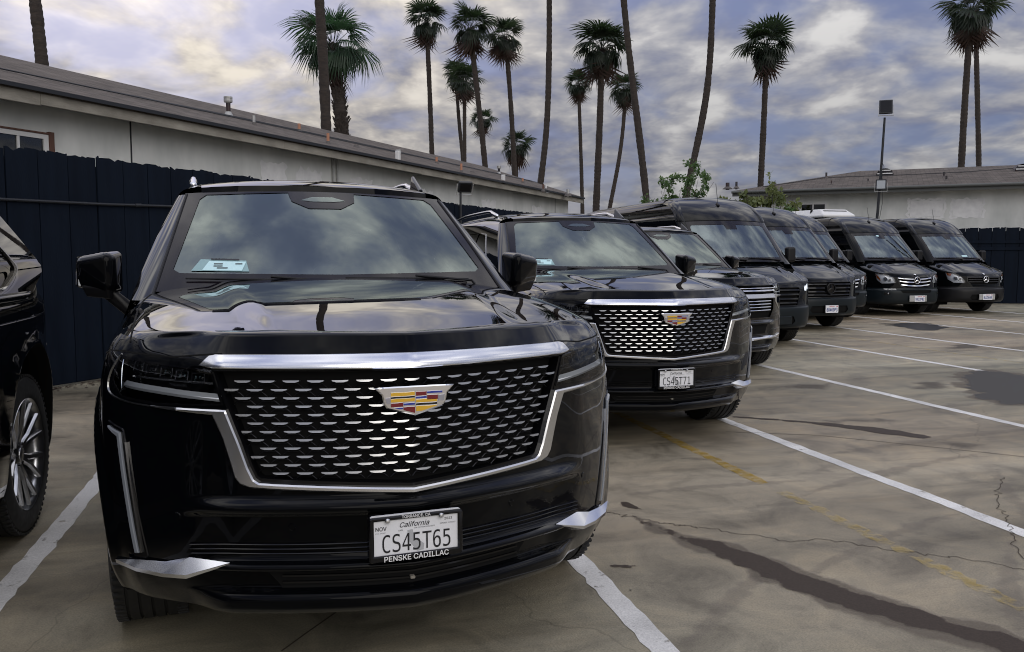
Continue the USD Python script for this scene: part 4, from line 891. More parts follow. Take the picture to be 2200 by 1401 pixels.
class Parts:
    def __init__(self): self.L = []
    def add(self, name, mesh, m, parent=None, smooth=False, label=None, kind=None):
        if mesh is None: return None
        self.L.append((name, mesh, m, parent, smooth, label, kind)); return len(self.L) - 1
    def write(self, path, lift=0.0, forward=0.0):
        made, whole = [], []
        for name, mesh, m, parent, smooth, label, kind in self.L:
            whole.append(name == 'wheel' or (parent is not None and whole[parent]))
            if lift and not whole[-1]:
                up = lambda V: np.column_stack([V[:, 0] + np.sign(V[:, 0]) * (.28 * forward * sm(V[:, 2], 1.10, 1.32) * sm(np.abs(V[:, 0]), .3, .75) * sm(V[:, 1], .6, 1.6)), V[:, 1] - forward * sm(V[:, 1], .30, 1.55) * sm(V[:, 2], .86, 1.12), V[:, 2] + lift * sm(V[:, 2], .45, 1.1)])
                if isinstance(mesh, tuple): mesh = (up(mesh[0]), *mesh[1:])
                else: mesh = mesh.copy(); mesh.vertices = up(mesh.vertices)
            made.append(put(path if parent is None else made[parent], name, mesh, M[m], smooth, label, kind))
def plane_map(y0, tilt=0.0):
    """(x, z) -> plate plane facing -y"""
    return lambda Q: np.column_stack([Q[:, 0], y0 + Q[:, 1] * 0 + tilt * Q[:, 1], Q[:, 1]])
def flat_xz(poly, x, y, z):
    P, F, N = flat(poly, 0); V = np.column_stack([P[:, 0] + x, np.full(len(P), y), P[:, 1] + z]); return V, F, np.tile([0, -1.0, 0], (len(V), 1))
def plate(out, x, z, y, big, style, frame=None, frame_top=None, w=.305, h=.152, blue=False):
    """licence plate facing -y"""
    if frame: fr = out.add('plate_frame', slab(box(x - .156, z - .076, x + .156, z + .073).buffer(-.012).buffer(.012).difference(box(x - .140, z - .055, x + .140, z + .060)), plane_map(y), [0], [0], out=.012, back=.02, bevel=.004), 'gloss_black')
    p = out.add('licence_plate', slab(box(x - w / 2, z - h / 2, x + w / 2, z + h / 2).buffer(-.012).buffer(.012), plane_map(y), [0], [0], out=.003, back=.006), 'plate_white')
    ink = 'plate_blue' if blue else 'plate_ink'; yy = y - .0042
    if style == 'temp':
        out.add('plate_number', flat_xz(text_poly(big, width=.228, height=.060, font='DejaVuSansMono', stroke=0), x + .001, yy, z - .018), ink, parent=p)
        out.add('plate_print', flat_xz(text_poly('California', width=.098, slant=18, stroke=1), x - .005, yy, z + .040), ink, parent=p)
        out.add('plate_print', flat_xz(text_poly('NOV', width=.036, stroke=2), x - .116, yy, z + .033), ink, parent=p)
        out.add('plate_print', flat_xz(text_poly('2023', width=.026, stroke=1), x + .108, yy, z + .046), ink, parent=p)
        for tx, wd, dx, dz in (('VIN: 1GYS4BKL8PR430073', .07, .028, .026), ('EXPIRED: 11/06/23', .052, .106, .031), ('CADI', .015, -.052, .022), ('STOCK: 30020077', .034, -.118, .019)):
            out.add('plate_print', flat_xz(text_poly(tx, width=wd), x + dx, yy, z + dz), ink, parent=p)
        out.add('plate_print', flat_xz(Polygon([(-.030, .02), (-.012, .022), (-.008, -.004), (.026, -.03), (.024, -.05), (.002, -.052), (-.024, -.016)]), x, y - .0036, z), 'plate_grey', parent=p)
        for sx in (-.096, .082): out.add('screw', xform(lathe([(.0085, 0), (.0085, .003), (.006, .006), (0, .007)], 14, 'y'), (x + sx, y - .012, z + .060), rz=np.pi), 'alloy', parent=fr, smooth=35)
        out.add('frame_print', flat_xz(text_poly(frame, width=.215, stroke=2), x - .001, y - .0125, z - .0655), 'print_white', parent=fr)
        out.add('frame_print', flat_xz(text_poly(frame_top, width=.095, stroke=1), x - .002, y - .0125, z + .0675), 'print_white', parent=fr)
    else:
        out.add('plate_number', flat_xz(text_poly(big, width=.255, height=.070, font='DejaVuSansMono', stroke=3), x, yy, z - .014), 'plate_blue', parent=p)
        out.add('plate_print', flat_xz(text_poly('California', width=.12, slant=18, stroke=2), x - .005, yy, z + .052), 'plate_red', parent=p)
        out.add('plate_print', flat_xz(box(-.016, -.01, .016, .01), x + .12, yy, z + .052), 'plate_red', parent=p)
    return p
# ------------------------------------------------------------------ full-size SUV
SUV_PLAN = [(0, 0), (.12, .018), (.25, .048), (.4, .094), (.5, .131), (.6, .175), (.7, .232), (.8, .305), (.88, .378), (.935, .46), (.972, .57), (.992, .70), (1.003, .90), (1.01, 1.3), (1.01, 2.5), (1.01, 4.2), (1.0, 4.7), (.975, 5.05), (.93, 5.22), (.84, 5.33), (.6, 5.375), (0, 5.385)]
_sf = pc((.25, -.06), (.285, -.004), (.305, .008), (.325, .008), (.345, -.004), (.355, -.05), (.415, -.05), (.422, -.004), (.432, .014), (.440, .012), (.462, -.016), (.475, -.022), (.600, -.022), (.618, .012), (.632, .018), (.640, .016), (.672, -.014), (.69, -.014), (1.078, -.012), (1.088, .006), (1.130, -.018), (1.138, -.024), (1.187, -.058), (1.25, -.1))
_ss = pc((.24, -.085), (.30, -.045), (.40, -.012), (.55, 0), (.75, .004), (.90, .002), (1.0, -.004), (1.06, -.014), (1.11, -.03), (1.15, -.055), (1.2, -.1))
SUV_WY, SUV_RY, SUV_R = 1.0, 4.07, .417
def _suv_prof(s, z):
    a = np.abs(s); w = 1 - sm(a, .60, .78); lip = sm(a, .9, 1.2)
    o = w * _sf(z) + (1 - w) * _ss(z)
    # corner bumper lip and arch lips
    y = np.interp(a, SUVW_T, SUVW_Y)
    for wy in (SUV_WY, SUV_RY):
        r = np.hypot(y - wy, z - SUV_R); o = o + .022 * np.exp(-((r - .50) / .035) ** 2) * (z < 1.05) * (1 - w)
    return o
_t = np.r_[0, np.cumsum(np.hypot(*np.diff(np.array(SUV_PLAN), axis=0).T))]; SUVW_T = _t; SUVW_Y = np.array(SUV_PLAN)[:, 1]
SW = Wrap(SUV_PLAN, _suv_prof)
suv_zt = pc((0, 1.187), (.62, 1.187), (.8, 1.178), (.95, 1.162), (1.05, 1.148), (1.2, 1.128), (1.5, 1.112), (9, 1.112))
_hc = CubicSpline([0, .08, .3, .5, .7, 1.0, 1.25, 1.45, 1.7], [1.177, 1.190, 1.2235, 1.2540, 1.2825, 1.314, 1.330, 1.338, 1.343])
def suv_hood(Q):
    x, y = np.abs(Q[:, 0]), Q[:, 1]
    z = _hc(y) - .030 * (x / .8) ** 2 - .055 * np.maximum(0, (x - .62) / .35) ** 2.2
    xd = .43 + .13 * np.clip(y, 0, 1.5) / 1.4; f = sm(y, .08, .45)
    z = z + f * .016 * (1 - sm(x, xd - .06, xd + .05)) - .008 * f
    return np.column_stack([Q, z])
_ye = lambda z: 1.585 + (z - 1.351) * 1.379
_xw = lambda z: .812 - (z - 1.351) * .2977
def suv_ws(Q):
    """windscreen: (a in -1..1, z)"""
    a, z = Q[:, 0], Q[:, 1]; y = _ye(z) - .13 * (1 - a ** 2) - .02 * np.sin((z - 1.3) / .5 * np.pi) ; return np.column_stack([a * _xw(z), y, z])
_g = pc((1.05, .990), (1.12, .978), (1.17, .962), (1.35, .905), (1.6, .812), (1.765, .738), (1.80, .720))
def suv_side(Q):
    y, z = Q[:, 0], Q[:, 1]; x = _g(z) * (1 - .055 * sm(y, 4.2, 5.3)) - .03 * (1 - sm(y, 1.5, 2.3)) * 0; return np.column_stack([x, y, z])
_rc = pc((2.0, 1.790), (2.04, 1.812), (2.10, 1.836), (2.2, 1.861), (2.4, 1.889), (2.6, 1.902), (3.0, 1.912), (3.8, 1.908), (4.5, 1.872), (4.95, 1.825), (5.1, 1.80))
def suv_roof(Q):
    x, y = Q[:, 0], Q[:, 1]; return np.column_stack([Q, _rc(y) - .050 * (np.abs(x) / .68) ** 2.2])
def suv(face, plate_no=None, detail=True, sticker=False, front=True):
    o = Parts(); paint = 'black_paint'
    sl = np.unique(np.r_[lines(-1.7, 1.7, .03), lines(-6.5, 6.5, .09)]); zl = np.unique(np.r_[lines(.24, .70, .008), lines(.7, 1.2, .02)])
    sA = 1.42; zt = lambda a: suv_zt(np.abs(a))
    topline = lambda s0, s1, n=60: [(t, float(zt(t))) for t in np.linspace(s0, s1, n)]
    sy = SW.s_y
    def arch(wy, r=.487): return Point(sy(wy), SUV_R + .01).buffer(r, 48)
    lux = face == 'lux'
    if lux:
        grille = sym(Polygon([(0, 1.090), (.662, 1.090), (.650, 1.075), (.604, .954), (.562, .845), (.535, .765), (.517, .727), (.50, .716), (.45, .7125), (.17, .6975), (0, .687)]))
        lamp = Polygon([(1.045, 1.112), (.873, 1.098), (.65, 1.080), (.617, .969), (.862, .966), (1.005, .982), (1.068, 1.03)])
    else:
        grille = sym(Polygon([(0, 1.10), (.74, 1.10), (.72, .80), (.66, .70), (0, .70)]))
        lamp = Polygon([(1.02, 1.105), (.78, 1.09), (.75, 1.0), (.98, .985), (1.06, 1.03)])
    lampm = affinity.scale(lamp, -1, 1, origin=(0, 0)); lamps = lamp.union(lampm)
    low = [(sA, .33), (1.25, .30), (1.05, .285), (.6, .28)]
    bump = Polygon(topline(-sA, sA, 120) + low + [(-a, b) for a, b in low[::-1]])
    bump = bump.difference(arch(SUV_WY)).difference(affinity.scale(arch(SUV_WY), -1, 1, origin=(0, 0)))
    seam = sym(LineString([(.62, 1.134), (.70, 1.128), (.80, 1.118), (.9, 1.122), (1.05, 1.128), (1.2, 1.12), (1.3, 1.10), (1.42, 1.095)]).buffer(.0025))
    body = bump.difference(grille).difference(lamps)
    b_ = o.add('front_bumper', sheet(body.difference(seam), SW, sl, zl), paint)
    for q_ in getattr(seam, 'geoms', [seam]): o.add('panel_gap', sheet(q_, SW, sl, zl, off=.0006), 'dark_recess', parent=b_)
    o.add('inner_liner', sheet(Polygon([(-1.3, .36), (1.3, .36), (1.3, 1.10), (-1.3, 1.10)]).difference(arch(SUV_WY, .5)).difference(affinity.scale(arch(SUV_WY, .5), -1, 1, origin=(0, 0))), SW.at(-.07), lines(-1.3, 1.3, .06), lines(.36, 1.1, .06)), 'dark_recess', parent=b_)
    if lux:
        # hood bar, shield frame, grille
        bar = sym(Polygon([(0, 1.133), (.640, 1.131), (.662, 1.127), (.693, 1.0955), (.64, 1.090), (0, 1.087)]))
        o.add('chrome_bar', slab(bar, SW, sl, lines(1.08, 1.14, .01), out=.004, back=.012, bevel=.002), 'bar_chrome')
        frm = sym(Polygon([(.604, .954), (.562, .845), (.535, .765), (.517, .727), (.50, .716), (.45, .7125), (.17, .6975), (0, .687), (0, .668), (.17, .679), (.45, .694), (.53, .700), (.562, .712), (.58, .735), (.598, .80), (.617, .862), (.650, .938), (.75, .9475), (.866, .957), (.868, .961), (.75, .959)]))
        fm = lambda Q: SW(Q, .004 + .02 * np.exp(-((grille_d(Q)) / .02) ** 2) * 0)
        o.add('grille_frame', slab(frm, SW, sl, lines(.66, .98, .02), out=.014, back=.03, bevel=.005), 'satin_chrome')
        gr = o.add('grille', sheet(grille.buffer(.004), SW.at(-.045), lines(-.7, .7, .05), lines(.68, 1.1, .05)), 'dark_recess')
        o.add('grille_surround', slab(grille.difference(grille.buffer(-.013)), SW.at(-.004), sl, zl, out=.002, back=.04), 'gloss_black', parent=gr)
        safe = grille.buffer(-.018, join_style=2); rows = []; mesh_bits = []
        for i in range(13):
            z = 1.0722 - .0274 * i
            for k in range(-9, 10):
                x = k * .0785 + (.03925 if i % 2 == 0 else 0)
                dash = Polygon([(x - .027, z + .0034), (x + .027, z + .0034), (x + .0245, z - .0002), (x + .012, z - .0038), (x - .012, z - .0038), (x - .0245, z - .0002)])
                full = dash.within(safe); d2 = dash if full else dash.intersection(safe)
                if d2.is_empty or d2.geom_type != 'Polygon' or d2.area < dash.area * .55: continue
                tl = lambda Q, z=z: SW(Q, -.006 - .16 * (Q[:, 1] - z))
                rows.append(slab(d2, tl, [x], [z], out=.005, back=.022))
                for sg in (-1, 1):
                    q = np.array([(x + sg * .012, z - .005), (x + sg * .022, z - .012), (x + sg * .036, z - .0235)]); mesh_bits.append(tube(SW(q, -.020),   .0016, 4, caps=False))
                q = np.array([(x - .022, z - .0125), (x + .022, z - .0125)]); mesh_bits.append(tube(SW(q, -.020),   .0016, 4, caps=False))
        if detail:
            for r in rows: o.add('grille_bar', r, 'satin_chrome', parent=gr)
            o.add('grille_mesh', cat(*mesh_bits), 'dark_alloy', parent=gr, kind='stuff')
        else: o.add('grille_bars', catn(*rows), 'chrome', parent=gr, kind='stuff')
        # crest
        z0 = .981; sh = Polygon([(-.132, .047), (-.10, .0485), (.10, .0485), (.132, .047), (.108, .022), (.103, -.006), (.092, -.022), (0, -.049), (-.092, -.022), (-.103, -.006), (-.108, .022)])
        em = o.add('emblem', slab(affinity.translate(sh, 0, z0), plane_map(-.012), [0], [0], out=.012, back=.03, bevel=.004), 'chrome')
        inn = sh.buffer(-.0085, join_style=2); inn = inn.intersection(box(-.2, -.1, .2, .031))
        for c, x0, z1, x1, zb in (('gold', -.080, .0295, -.002, .018), ('black', -.080, .0165, -.002, .0105), ('gold', -.080, .0095, -.002, -.001), ('silver', -.10, .014, -.082, -.006), ('red', .002, .0295, .037, .016), ('blue', .039, .029, .090, .0225), ('blue', .002, .014, .037, .0075), ('red', .039, .0165, .075, .002), ('silver', .077, .0165, .098, -.004),
                                  ('red', -.080, -.004, -.041, -.0165), ('blue', -.039, -.006, -.002, -.0125), ('blue', -.075, -.0195, -.041, -.0245), ('red', -.039, -.0185, -.002, -.040), ('gold', .002, .0045, .072, -.0055), ('black', .002, -.008, .072, -.0145), ('gold', .002, -.0175, .072, -.034)):
            g = box(x0, zb, x1, z1).intersection(inn)
            if not g.is_empty and g.geom_type == 'Polygon': o.add('enamel', slab(affinity.translate(g, 0, z0), plane_map(-.0255), [0], [0], out=.0015, back=.004), 'enamel_' + c, parent=em)
        # lamps
        for sg in (1, -1):
            mx = lambda p: p if sg > 0 else affinity.scale(p, -1, 1, origin=(0, 0))
            h = o.add('headlight', sheet(mx(lamp), SW.at(.001), sl, zl), 'lens')
            o.add('lamp_housing', sheet(mx(lamp.buffer(.003)), SW.at(-.05), lines(-1.1, 1.1, .05), lines(.9, 1.2, .05)), 'gloss_black', parent=h)
            o.add('running_light', slab(mx(Polygon([(.620, .999), (.628, .986), (.80, 1.001), (1.006, 1.017), (1.010, 1.029), (.80, 1.013)])), lambda Q: SW(Q, -.012 - 1.1 * (Q[:, 1] - .99 - .06 * np.abs(Q[:, 0]) + .03)), sl, zl, out=.004, back=.01), 'lamp_white', parent=h)
            o.add('running_light', slab(mx(Polygon([(1.016, 1.000), (1.03, .998), (1.052, 1.095), (1.036, 1.100)])), SW.at(-.012), sl, zl, out=.006, back=.01, bevel=.002), 'reflector', parent=h)
            for k in range(5):
                c0 = .685 + k * .062; zc = 1.050 + .007 * k; q_ = mx(box(c0, zc - .019, c0 + .052, zc + .019).buffer(-.006).buffer(.006))
                o.add('lamp_module', slab(q_.difference(q_.buffer(-.006)), SW.at(-.030), sl, zl, out=.014, back=.012, bevel=.003), 'dark_alloy', parent=h)
                o.add('lamp_lens', slab(q_.buffer(-.007), SW.at(-.036), sl, zl, out=.012, back=.006, bevel=.007), 'clear_glass', parent=h)
            o.add('lamp_trim', slab(mx(LineString([(.66, 1.034), (.80, 1.040), (.99, 1.046)]).buffer(.003, cap_style=2)), SW.at(-.03), sl, zl, out=.006, back=.01), 'satin_chrome', parent=h)
            o.add('lamp_edge', slab(mx(lamp.buffer(.002).difference(lamp.buffer(-.004))), SW, sl, zl, out=.002, back=.012), 'gloss_black', parent=h)
            # hairline chrome edge round the lamp's outer lower side
            o.add('bumper_edge', slab(mx(LineString(chaikin([(1.050, 1.118), (1.112, 1.05), (1.118, 1.0), (1.085, .982), (1.0, .968), (.87, .958)])).buffer(.0022, cap_style=2)), SW, sl, zl, out=.003, back=.004), 'satin_chrome')
            dz = [(1.088, .880), (1.002, .864), (.985, .80), (.918, .452), (.962, .447), (1.024, .80), (1.032, .846)]
            d = o.add('running_light', slab(mx(Polygon(dz).buffer(.012)), SW, sl, zl, out=.004, back=.012, bevel=.003), 'gloss_black', label='tall slim running light at the bumper corner')
            o.add('light_strip', slab(mx(Polygon([(1.080, .876), (1.002, .861), (.940, .458), (.957, .455), (1.016, .846), (1.07, .866)])), SW.at(.006), sl, zl, out=.006, back=.006, bevel=.002), 'light_guide', parent=d)
            o.add('light_strip', slab(mx(Polygon([(.985, .83), (.976, .83), (.925, .462), (.931, .460)])), SW.at(.006), sl, zl, out=.004, back=.006), 'satin_chrome', parent=d)
            R_ = []
            for row in ([(.600, .453, .002), (.745, .462, -.004), (.835, .440, .000), (.93, .437, .006), (1.04, .432, .012)], [(.600, .4515, .006), (.735, .417, .036), (.82, .415, .037), (.93, .418, .030), (1.045, .421, .018)], [(.600, .4475, .004), (.735, .404, .034), (.82, .402, .035), (.93, .405, .028), (1.045, .408, .016)], [(.600, .446, -.012), (.735, .39, -.02), (.82, .388, -.02), (.93, .39, -.02), (1.045, .398, -.02)]):
                r_ = np.array(row); R_.append(np.column_stack([SW.C(r_[:, 0]) + SW.n(r_[:, 0]) * r_[:, 2:3], r_[:, 1]]) * [sg, 1, 1])
            V_ = np.array(R_).reshape(-1, 3); n_ = len(R_[0]); F_ = np.array([(i * n_ + j, i * n_ + j + 1, (i + 1) * n_ + j + 1, (i + 1) * n_ + j) for i in range(3) for j in range(n_ - 1)])
            o.add('bumper_chrome', tm(V_, F_ if sg < 0 else F_[:, ::-1]), 'bar_chrome', smooth=12)
            o.add('sensor', slab(mx(Point(.40, .566).buffer(.012)), SW, [0], [0], out=.003, back=.004, bevel=.002), paint); o.add('sensor', slab(mx(Point(.78, .60).buffer(.012)), SW, [0], [0], out=.003, back=.004, bevel=.002), paint)
        for k, z in enumerate((.478, .493, .508)):
            o.add('intake_slat', slab(box(-.74, z - .0025, .74, z + .0025), SW, sl, zl, out=.010, back=.004, bevel=.002), 'gloss_black')
        o.add('lower_intake', sheet(sym(Polygon([(0, .420), (.50, .418), (.44, .352), (0, .352)])), SW.at(.003), sl, zl), 'dark_recess')
        for z in (.372, .394): o.add('intake_slat', slab(box(-.44, z - .003, .44, z + .003), SW, sl, zl, out=.012, back=.004), 'gloss_black')
        o.add('tow_sensor', bx(-.008, .008, .03, .05, .368, .378, .002), 'fascia_wood')
    else:
        gr = o.add('grille', sheet(grille.buffer(.004), SW.at(-.03), lines(-.8, .8, .05), lines(.68, 1.12, .05)), 'dark_recess')
        for z, t, m in ((1.062, .006, 'chrome'), (1.030, .010, 'chrome'), (.962, .026, 'satin_chrome'), (.900, .006, 'chrome'), (.862, .006, 'chrome'), (.824, .006, 'chrome'), (.786, .006, 'chrome')):
            wd = .74 if z > .94 else .66
            tl = lambda Q, z=z: SW(Q, .0 - .5 * (Q[:, 1] - z))
            o.add('grille_bar', slab(box(-wd, z - t, wd, z + t), tl, sl, zl, out=.012, back=.03, bevel=.002), m, parent=gr)
        for sg in (1, -1):
            mx = lambda p: p if sg > 0 else affinity.scale(p, -1, 1, origin=(0, 0))
            h = o.add('headlight', sheet(mx(lamp), SW.at(.001), sl, zl), 'lens'); o.add('lamp_housing', sheet(mx(lamp.buffer(.003)), SW.at(-.05), lines(-1.1, 1.1, .05), lines(.9, 1.2, .05)), 'dark_alloy', parent=h)
            for k in range(4): o.add('lamp_lens', slab(mx(box(.80 + k * .055, 1.035 + .008 * k, .845 + k * .055, 1.078 + .004 * k)), SW.at(-.03), sl, zl, out=.012, back=.01, bevel=.006), 'reflector', parent=h)
            o.add('running_light', slab(mx(Polygon([(.76, 1.006), (1.03, 1.0), (1.06, 1.03), (1.04, 1.03), (1.02, 1.012), (.765, 1.018)])), SW.at(-.006), sl, zl, out=.006, back=.01), 'lamp_white', parent=h)
            o.add('bumper_trim', slab(mx(Polygon([(.74, .985), (1.06, .972), (1.06, .955), (.80, .952), (.79, .90), (.90, .80), (.885, .795), (.765, .89)])), SW, sl, zl, out=.01, back=.02, bevel=.004), 'satin_chrome')
            o.add('running_light', slab(mx(Polygon([(.93, .70), (.975, .74), (.99, .60), (.95, .56)])), SW, sl, zl, out=.006, back=.02, bevel=.003), 'lens')
        o.add('bumper_chrome', slab(sym(Polygon([(0, .455), (.80, .465), (.92, .485), (.93, .470), (.82, .440), (0, .425)])), SW, sl, zl, out=.018, back=.02, bevel=.004), 'chrome')
        o.add('lower_intake', sheet(sym(Polygon([(0, .62), (.62, .62), (.56, .50), (0, .50)])), SW.at(.003), sl, zl), 'dark_recess')
    if plate_no:
        o.add('plate_mount', bx(-.145, .137, -.030, .05, .472, .606, .008), 'black_plastic')
        plate(o, -.004, .540, -.034, plate_no, 'temp', 'PENSKE CADILLAC', 'TORRANCE, CA')
    # hood and shoulders: hermite from the top of the skin to the hood surface
    S_ = np.unique(np.r_[np.linspace(0, .5, 15), np.linspace(.5, 1.3, 40), np.linspace(1.3, sy(1.52), 14)]); S_ = np.r_[-S_[:0:-1], S_]
    inset = pc((0, .050), (.62, .055), (.85, .085), (1.0, .125), (1.2, .165), (1.6, .185), (3, .19))
    A = SW(np.column_stack([S_, zt(S_)])); c = SW.C(S_); nn = SW.n(S_)
    Bp = c - nn * (inset(np.abs(S_)) + .058 * (1 - sm(np.abs(S_), .6, .9)))[:, None]
    B = suv_hood(Bp); d0 = SW(np.column_stack([S_, zt(S_) - .006])); TA = (A - d0); TA /= np.linalg.norm(TA, axis=1, keepdims=True)
    Bo = suv_hood(Bp + nn * .01); TB = Bo - B; TB /= np.linalg.norm(TB, axis=1, keepdims=True); ln = np.linalg.norm(B - A, axis=1, keepdims=True)
    sh = bez(A, TA * ln * .42, B, TB * ln * .42, 12)
    o.add('hood_edge', strip(sh), paint)
    yc = lambda x: 1.432 + .10 * (np.abs(x) / .82) ** 2
    hp = Polygon(list(map(tuple, Bp)) + [(x, float(yc(x))) for x in np.linspace(Bp[-1, 0], Bp[0, 0], 40)]).buffer(0)
    if hp.geom_type != 'Polygon': hp = max(hp.geoms, key=lambda g: g.area)
    o.add('hood', sheet(hp, suv_hood, lines(-.9, .9, .018), lines(0, 1.6, .04)), paint)
    # shut line between hood and wings, drawn as a fine recessed gap
    gl = np.array([(.872, .372), (.868, .46), (.868, .7), (.872, 1.05), (.862, 1.35), (.842, 1.53)]); gl = curve(gl, 40)
    shut = []
    allsh = sh[:, len(S_) // 2 + 1:, :].reshape(-1, 3); allh = suv_hood(np.stack(np.meshgrid(np.linspace(.6, .9, 60), np.linspace(.2, 1.6, 120)), -1).reshape(-1, 2)); inh = shapely.contains_xy(hp, allh[:, 0], allh[:, 1]); cloud_ = np.vstack([allsh, allh[inh]])
    from scipy.interpolate import LinearNDInterpolator
    zi = LinearNDInterpolator(cloud_[:, :2], cloud_[:, 2]); zz = zi(gl); ok = ~np.isnan(zz); G_ = np.column_stack([gl, zz])[ok]
    for sg in (1, -1): o.add('shut_line', tube(G_ * [sg, 1, 1] + [0, 0, .0004], .0032, 6), 'dark_recess')
    # cowl, wipers
    cw = [(x, float(yc(x)) - .03) for x in np.linspace(-.86, .86, 30)]
    top = np.array([(x, y, float(suv_hood(np.array([[x, y]]))[0, 2]) - .022) for x, y in cw]); bk = top + [0, .22, .01]
    o.add('cowl', strip([top, bk]), 'black_plastic')
    for x0, x1 in ((-.70, -.02), (.02, .66)):
        q = lambda x, z, d=.0: suv_ws(np.array([[x / _xw(z), z]]))[0] + np.array([0, -.014 - d, .008])
        o.add('wiper', cat(tube([q(x0, 1.338), q(x0 * .7 + x1 * .3, 1.334), q(x1, 1.326)], [.004, .006, .004], 6), tube([q(x0 * .45 + x1 * .55, 1.345, .01), q(x1 * 1.02, 1.318, .008), q(x1 * 1.04, 1.30, 0)], .007, 6)), 'black_plastic')
    # windscreen
    ztop = lambda a: 1.799 - .018 * a ** 2
    wsp = Polygon([(a, 1.285) for a in np.linspace(-1, 1, 20)] + [(a, float(ztop(a))) for a in np.linspace(1, -1, 30)])
    w = o.add('windscreen', sheet(wsp, suv_ws, lines(-1, 1, .05), lines(1.28, 1.83, .03)), 'windscreen')
    clear = Polygon([(-.94, 1.385), (-.9, 1.368), (0, 1.358), (.9, 1.368), (.94, 1.385), (.90, 1.745), (.86, 1.772), (.26, 1.790), (.24, 1.74), (.12, 1.700), (-.12, 1.700), (-.24, 1.74), (-.26, 1.790), (-.86, 1.772), (-.90, 1.745)])
    o.add('glass_border', sheet(wsp.difference(clear), suv_ws, lines(-1, 1, .05), lines(1.28, 1.83, .03), off=.003), 'frit', parent=w)
    o.add('mirror_window', sheet(Polygon([(-.17, 1.745), (-.08, 1.765), (.08, 1.765), (.17, 1.745), (.08, 1.738), (-.08, 1.738)]), suv_ws, [0], [0], off=.005), 'windscreen', parent=w)
    if sticker:
        st = o.add('permit_card', sheet(Polygon([(-.84, 1.378), (-.52, 1.374), (-.54, 1.425), (-.80, 1.432)]), suv_ws, lines(-1, 0, .1), lines(1.3, 1.5, .05), off=.0035), 'card_film', parent=w)
        o.add('permit_card', sheet(Polygon([(-.78, 1.379), (-.56, 1.376), (-.54, 1.418), (-.75, 1.422)]), suv_ws, lines(-1, 0, .1), lines(1.3, 1.5, .05), off=.0055), 'paper', parent=w)
        for k, (a, z, wd) in enumerate(((-.72, 1.405, .05), (-.72, 1.395, .05), (-.60, 1.405, .04), (-.70, 1.386, .06))): o.add('card_print', sheet(box(a, z, a + wd, z + .005), suv_ws, [0], [0], off=.007), 'plate_ink', parent=w)
        o.add('card_print', sheet(Polygon([(-.74, 1.427), (-.58, 1.424), (-.58, 1.43), (-.74, 1.4335)]), suv_ws, [0], [0], off=.007), 'plate_ink', parent=w)
    # roof and its front edge
    aa = np.linspace(-1, 1, 41); hd = suv_ws(np.column_stack([aa, ztop(aa)]))
    rp = Polygon([(p[0] * .985, p[1] + .012) for p in hd] + [(.62, 4.98), (-.62, 4.98)]).intersection(box(-.615, 0, .615, 6))
    o.add('roof', sheet(rp, suv_roof, lines(-.65, .65, .05), lines(2, 5, .08)), paint)
    inx = np.linspace(-.615, .615, 41); hdi = np.array([(x, np.interp(x, hd[:, 0], hd[:, 1]), np.interp(x, hd[:, 0], hd[:, 2])) for x in inx]); r2 = suv_roof(np.column_stack([inx, hdi[:, 1] + .012]))
    o.add('roof_header', strip([hdi + [0, .002, 0], r2]), paint)
    # cabin sides
    yl = lambda z: _ye(z) + .085
    cab = Polygon([(yl(1.10), 1.10), (yl(1.30), 1.30), (yl(1.765), 1.765), (4.93, 1.765), (5.06, 1.60), (5.22, 1.10)])
    wins = [Polygon([(1.98, 1.185), (2.01, 1.29), (2.56, 1.668), (2.86, 1.69), (2.84, 1.180)]), Polygon([(2.92, 1.180), (2.935, 1.69), (3.72, 1.69), (3.80, 1.180)]), Polygon([(3.90, 1.185), (3.83, 1.69), (4.72, 1.67), (4.92, 1.20)])]
    wins = [p.buffer(-.02).buffer(.02) for p in wins]; allw = shapely.union_all(wins)
    doors = shapely.union_all([LineString(q).buffer(.003) for q in ([(2.89, 1.1), (2.90, 1.765)], [(3.86, 1.1), (3.78, 1.765)])])
    ysl, zsl = lines(1.2, 5.3, .12), lines(1.1, 1.77, .03)
    SDZ = np.unique(np.r_[lines(.28, 1.2, .03)]); sS = lines(sy(.5), SW.S[-1], .1)
    for sg in (1, -1):
        fm = (lambda Q: suv_side(Q) * [1, 1, 1]) if sg > 0 else (lambda Q: suv_side(Q) * [-1, 1, 1])
        side = o.add('cabin_side', sheet(cab.difference(allw).difference(doors), fm, ysl, zsl, flip=sg < 0), paint)
        o.add('door_gap', sheet(doors, fm, ysl, zsl, flip=sg < 0, off=-.004), 'dark_recess', parent=side)
        for p in wins:
            wn = o.add('side_window', sheet(p.buffer(.004), fm, ysl, zsl, flip=sg < 0, off=-.006), 'side_glass')
        trimp = allw.buffer(.012).difference(allw.buffer(.001)); o.add('window_trim', slab(trimp.intersection(box(1.9, 1.16, 5, 1.195).union(box(1.9, 1.19, 2.75, 1.8)).union(box(4.6, 1.1, 5, 1.8))), fm, ysl, zsl, out=.004, back=.006, flip=sg < 0), 'satin_chrome')
        # A-pillar
        z = np.linspace(1.25, 1.775, 24); E1 = suv_ws(np.column_stack([np.ones(24), z])); E2 = suv_side(np.column_stack([yl(z), z])); mid = (E1 + E2) / 2; mid[:, 0] += .018; mid[:, 1] -= .022
        t = np.linspace(0, 1, 8)[:, None, None]; R = (1 - t) ** 2 * E1 + 2 * t * (1 - t) * mid + t * t * E2
        R = R * [sg, 1, 1]; o.add('pillar', strip(R, flip=sg < 0), paint)
        o.add('pillar_trim', tube((E1 + [0.004, -.004, .003]) * [sg, 1, 1], .007, 6), 'black_plastic')
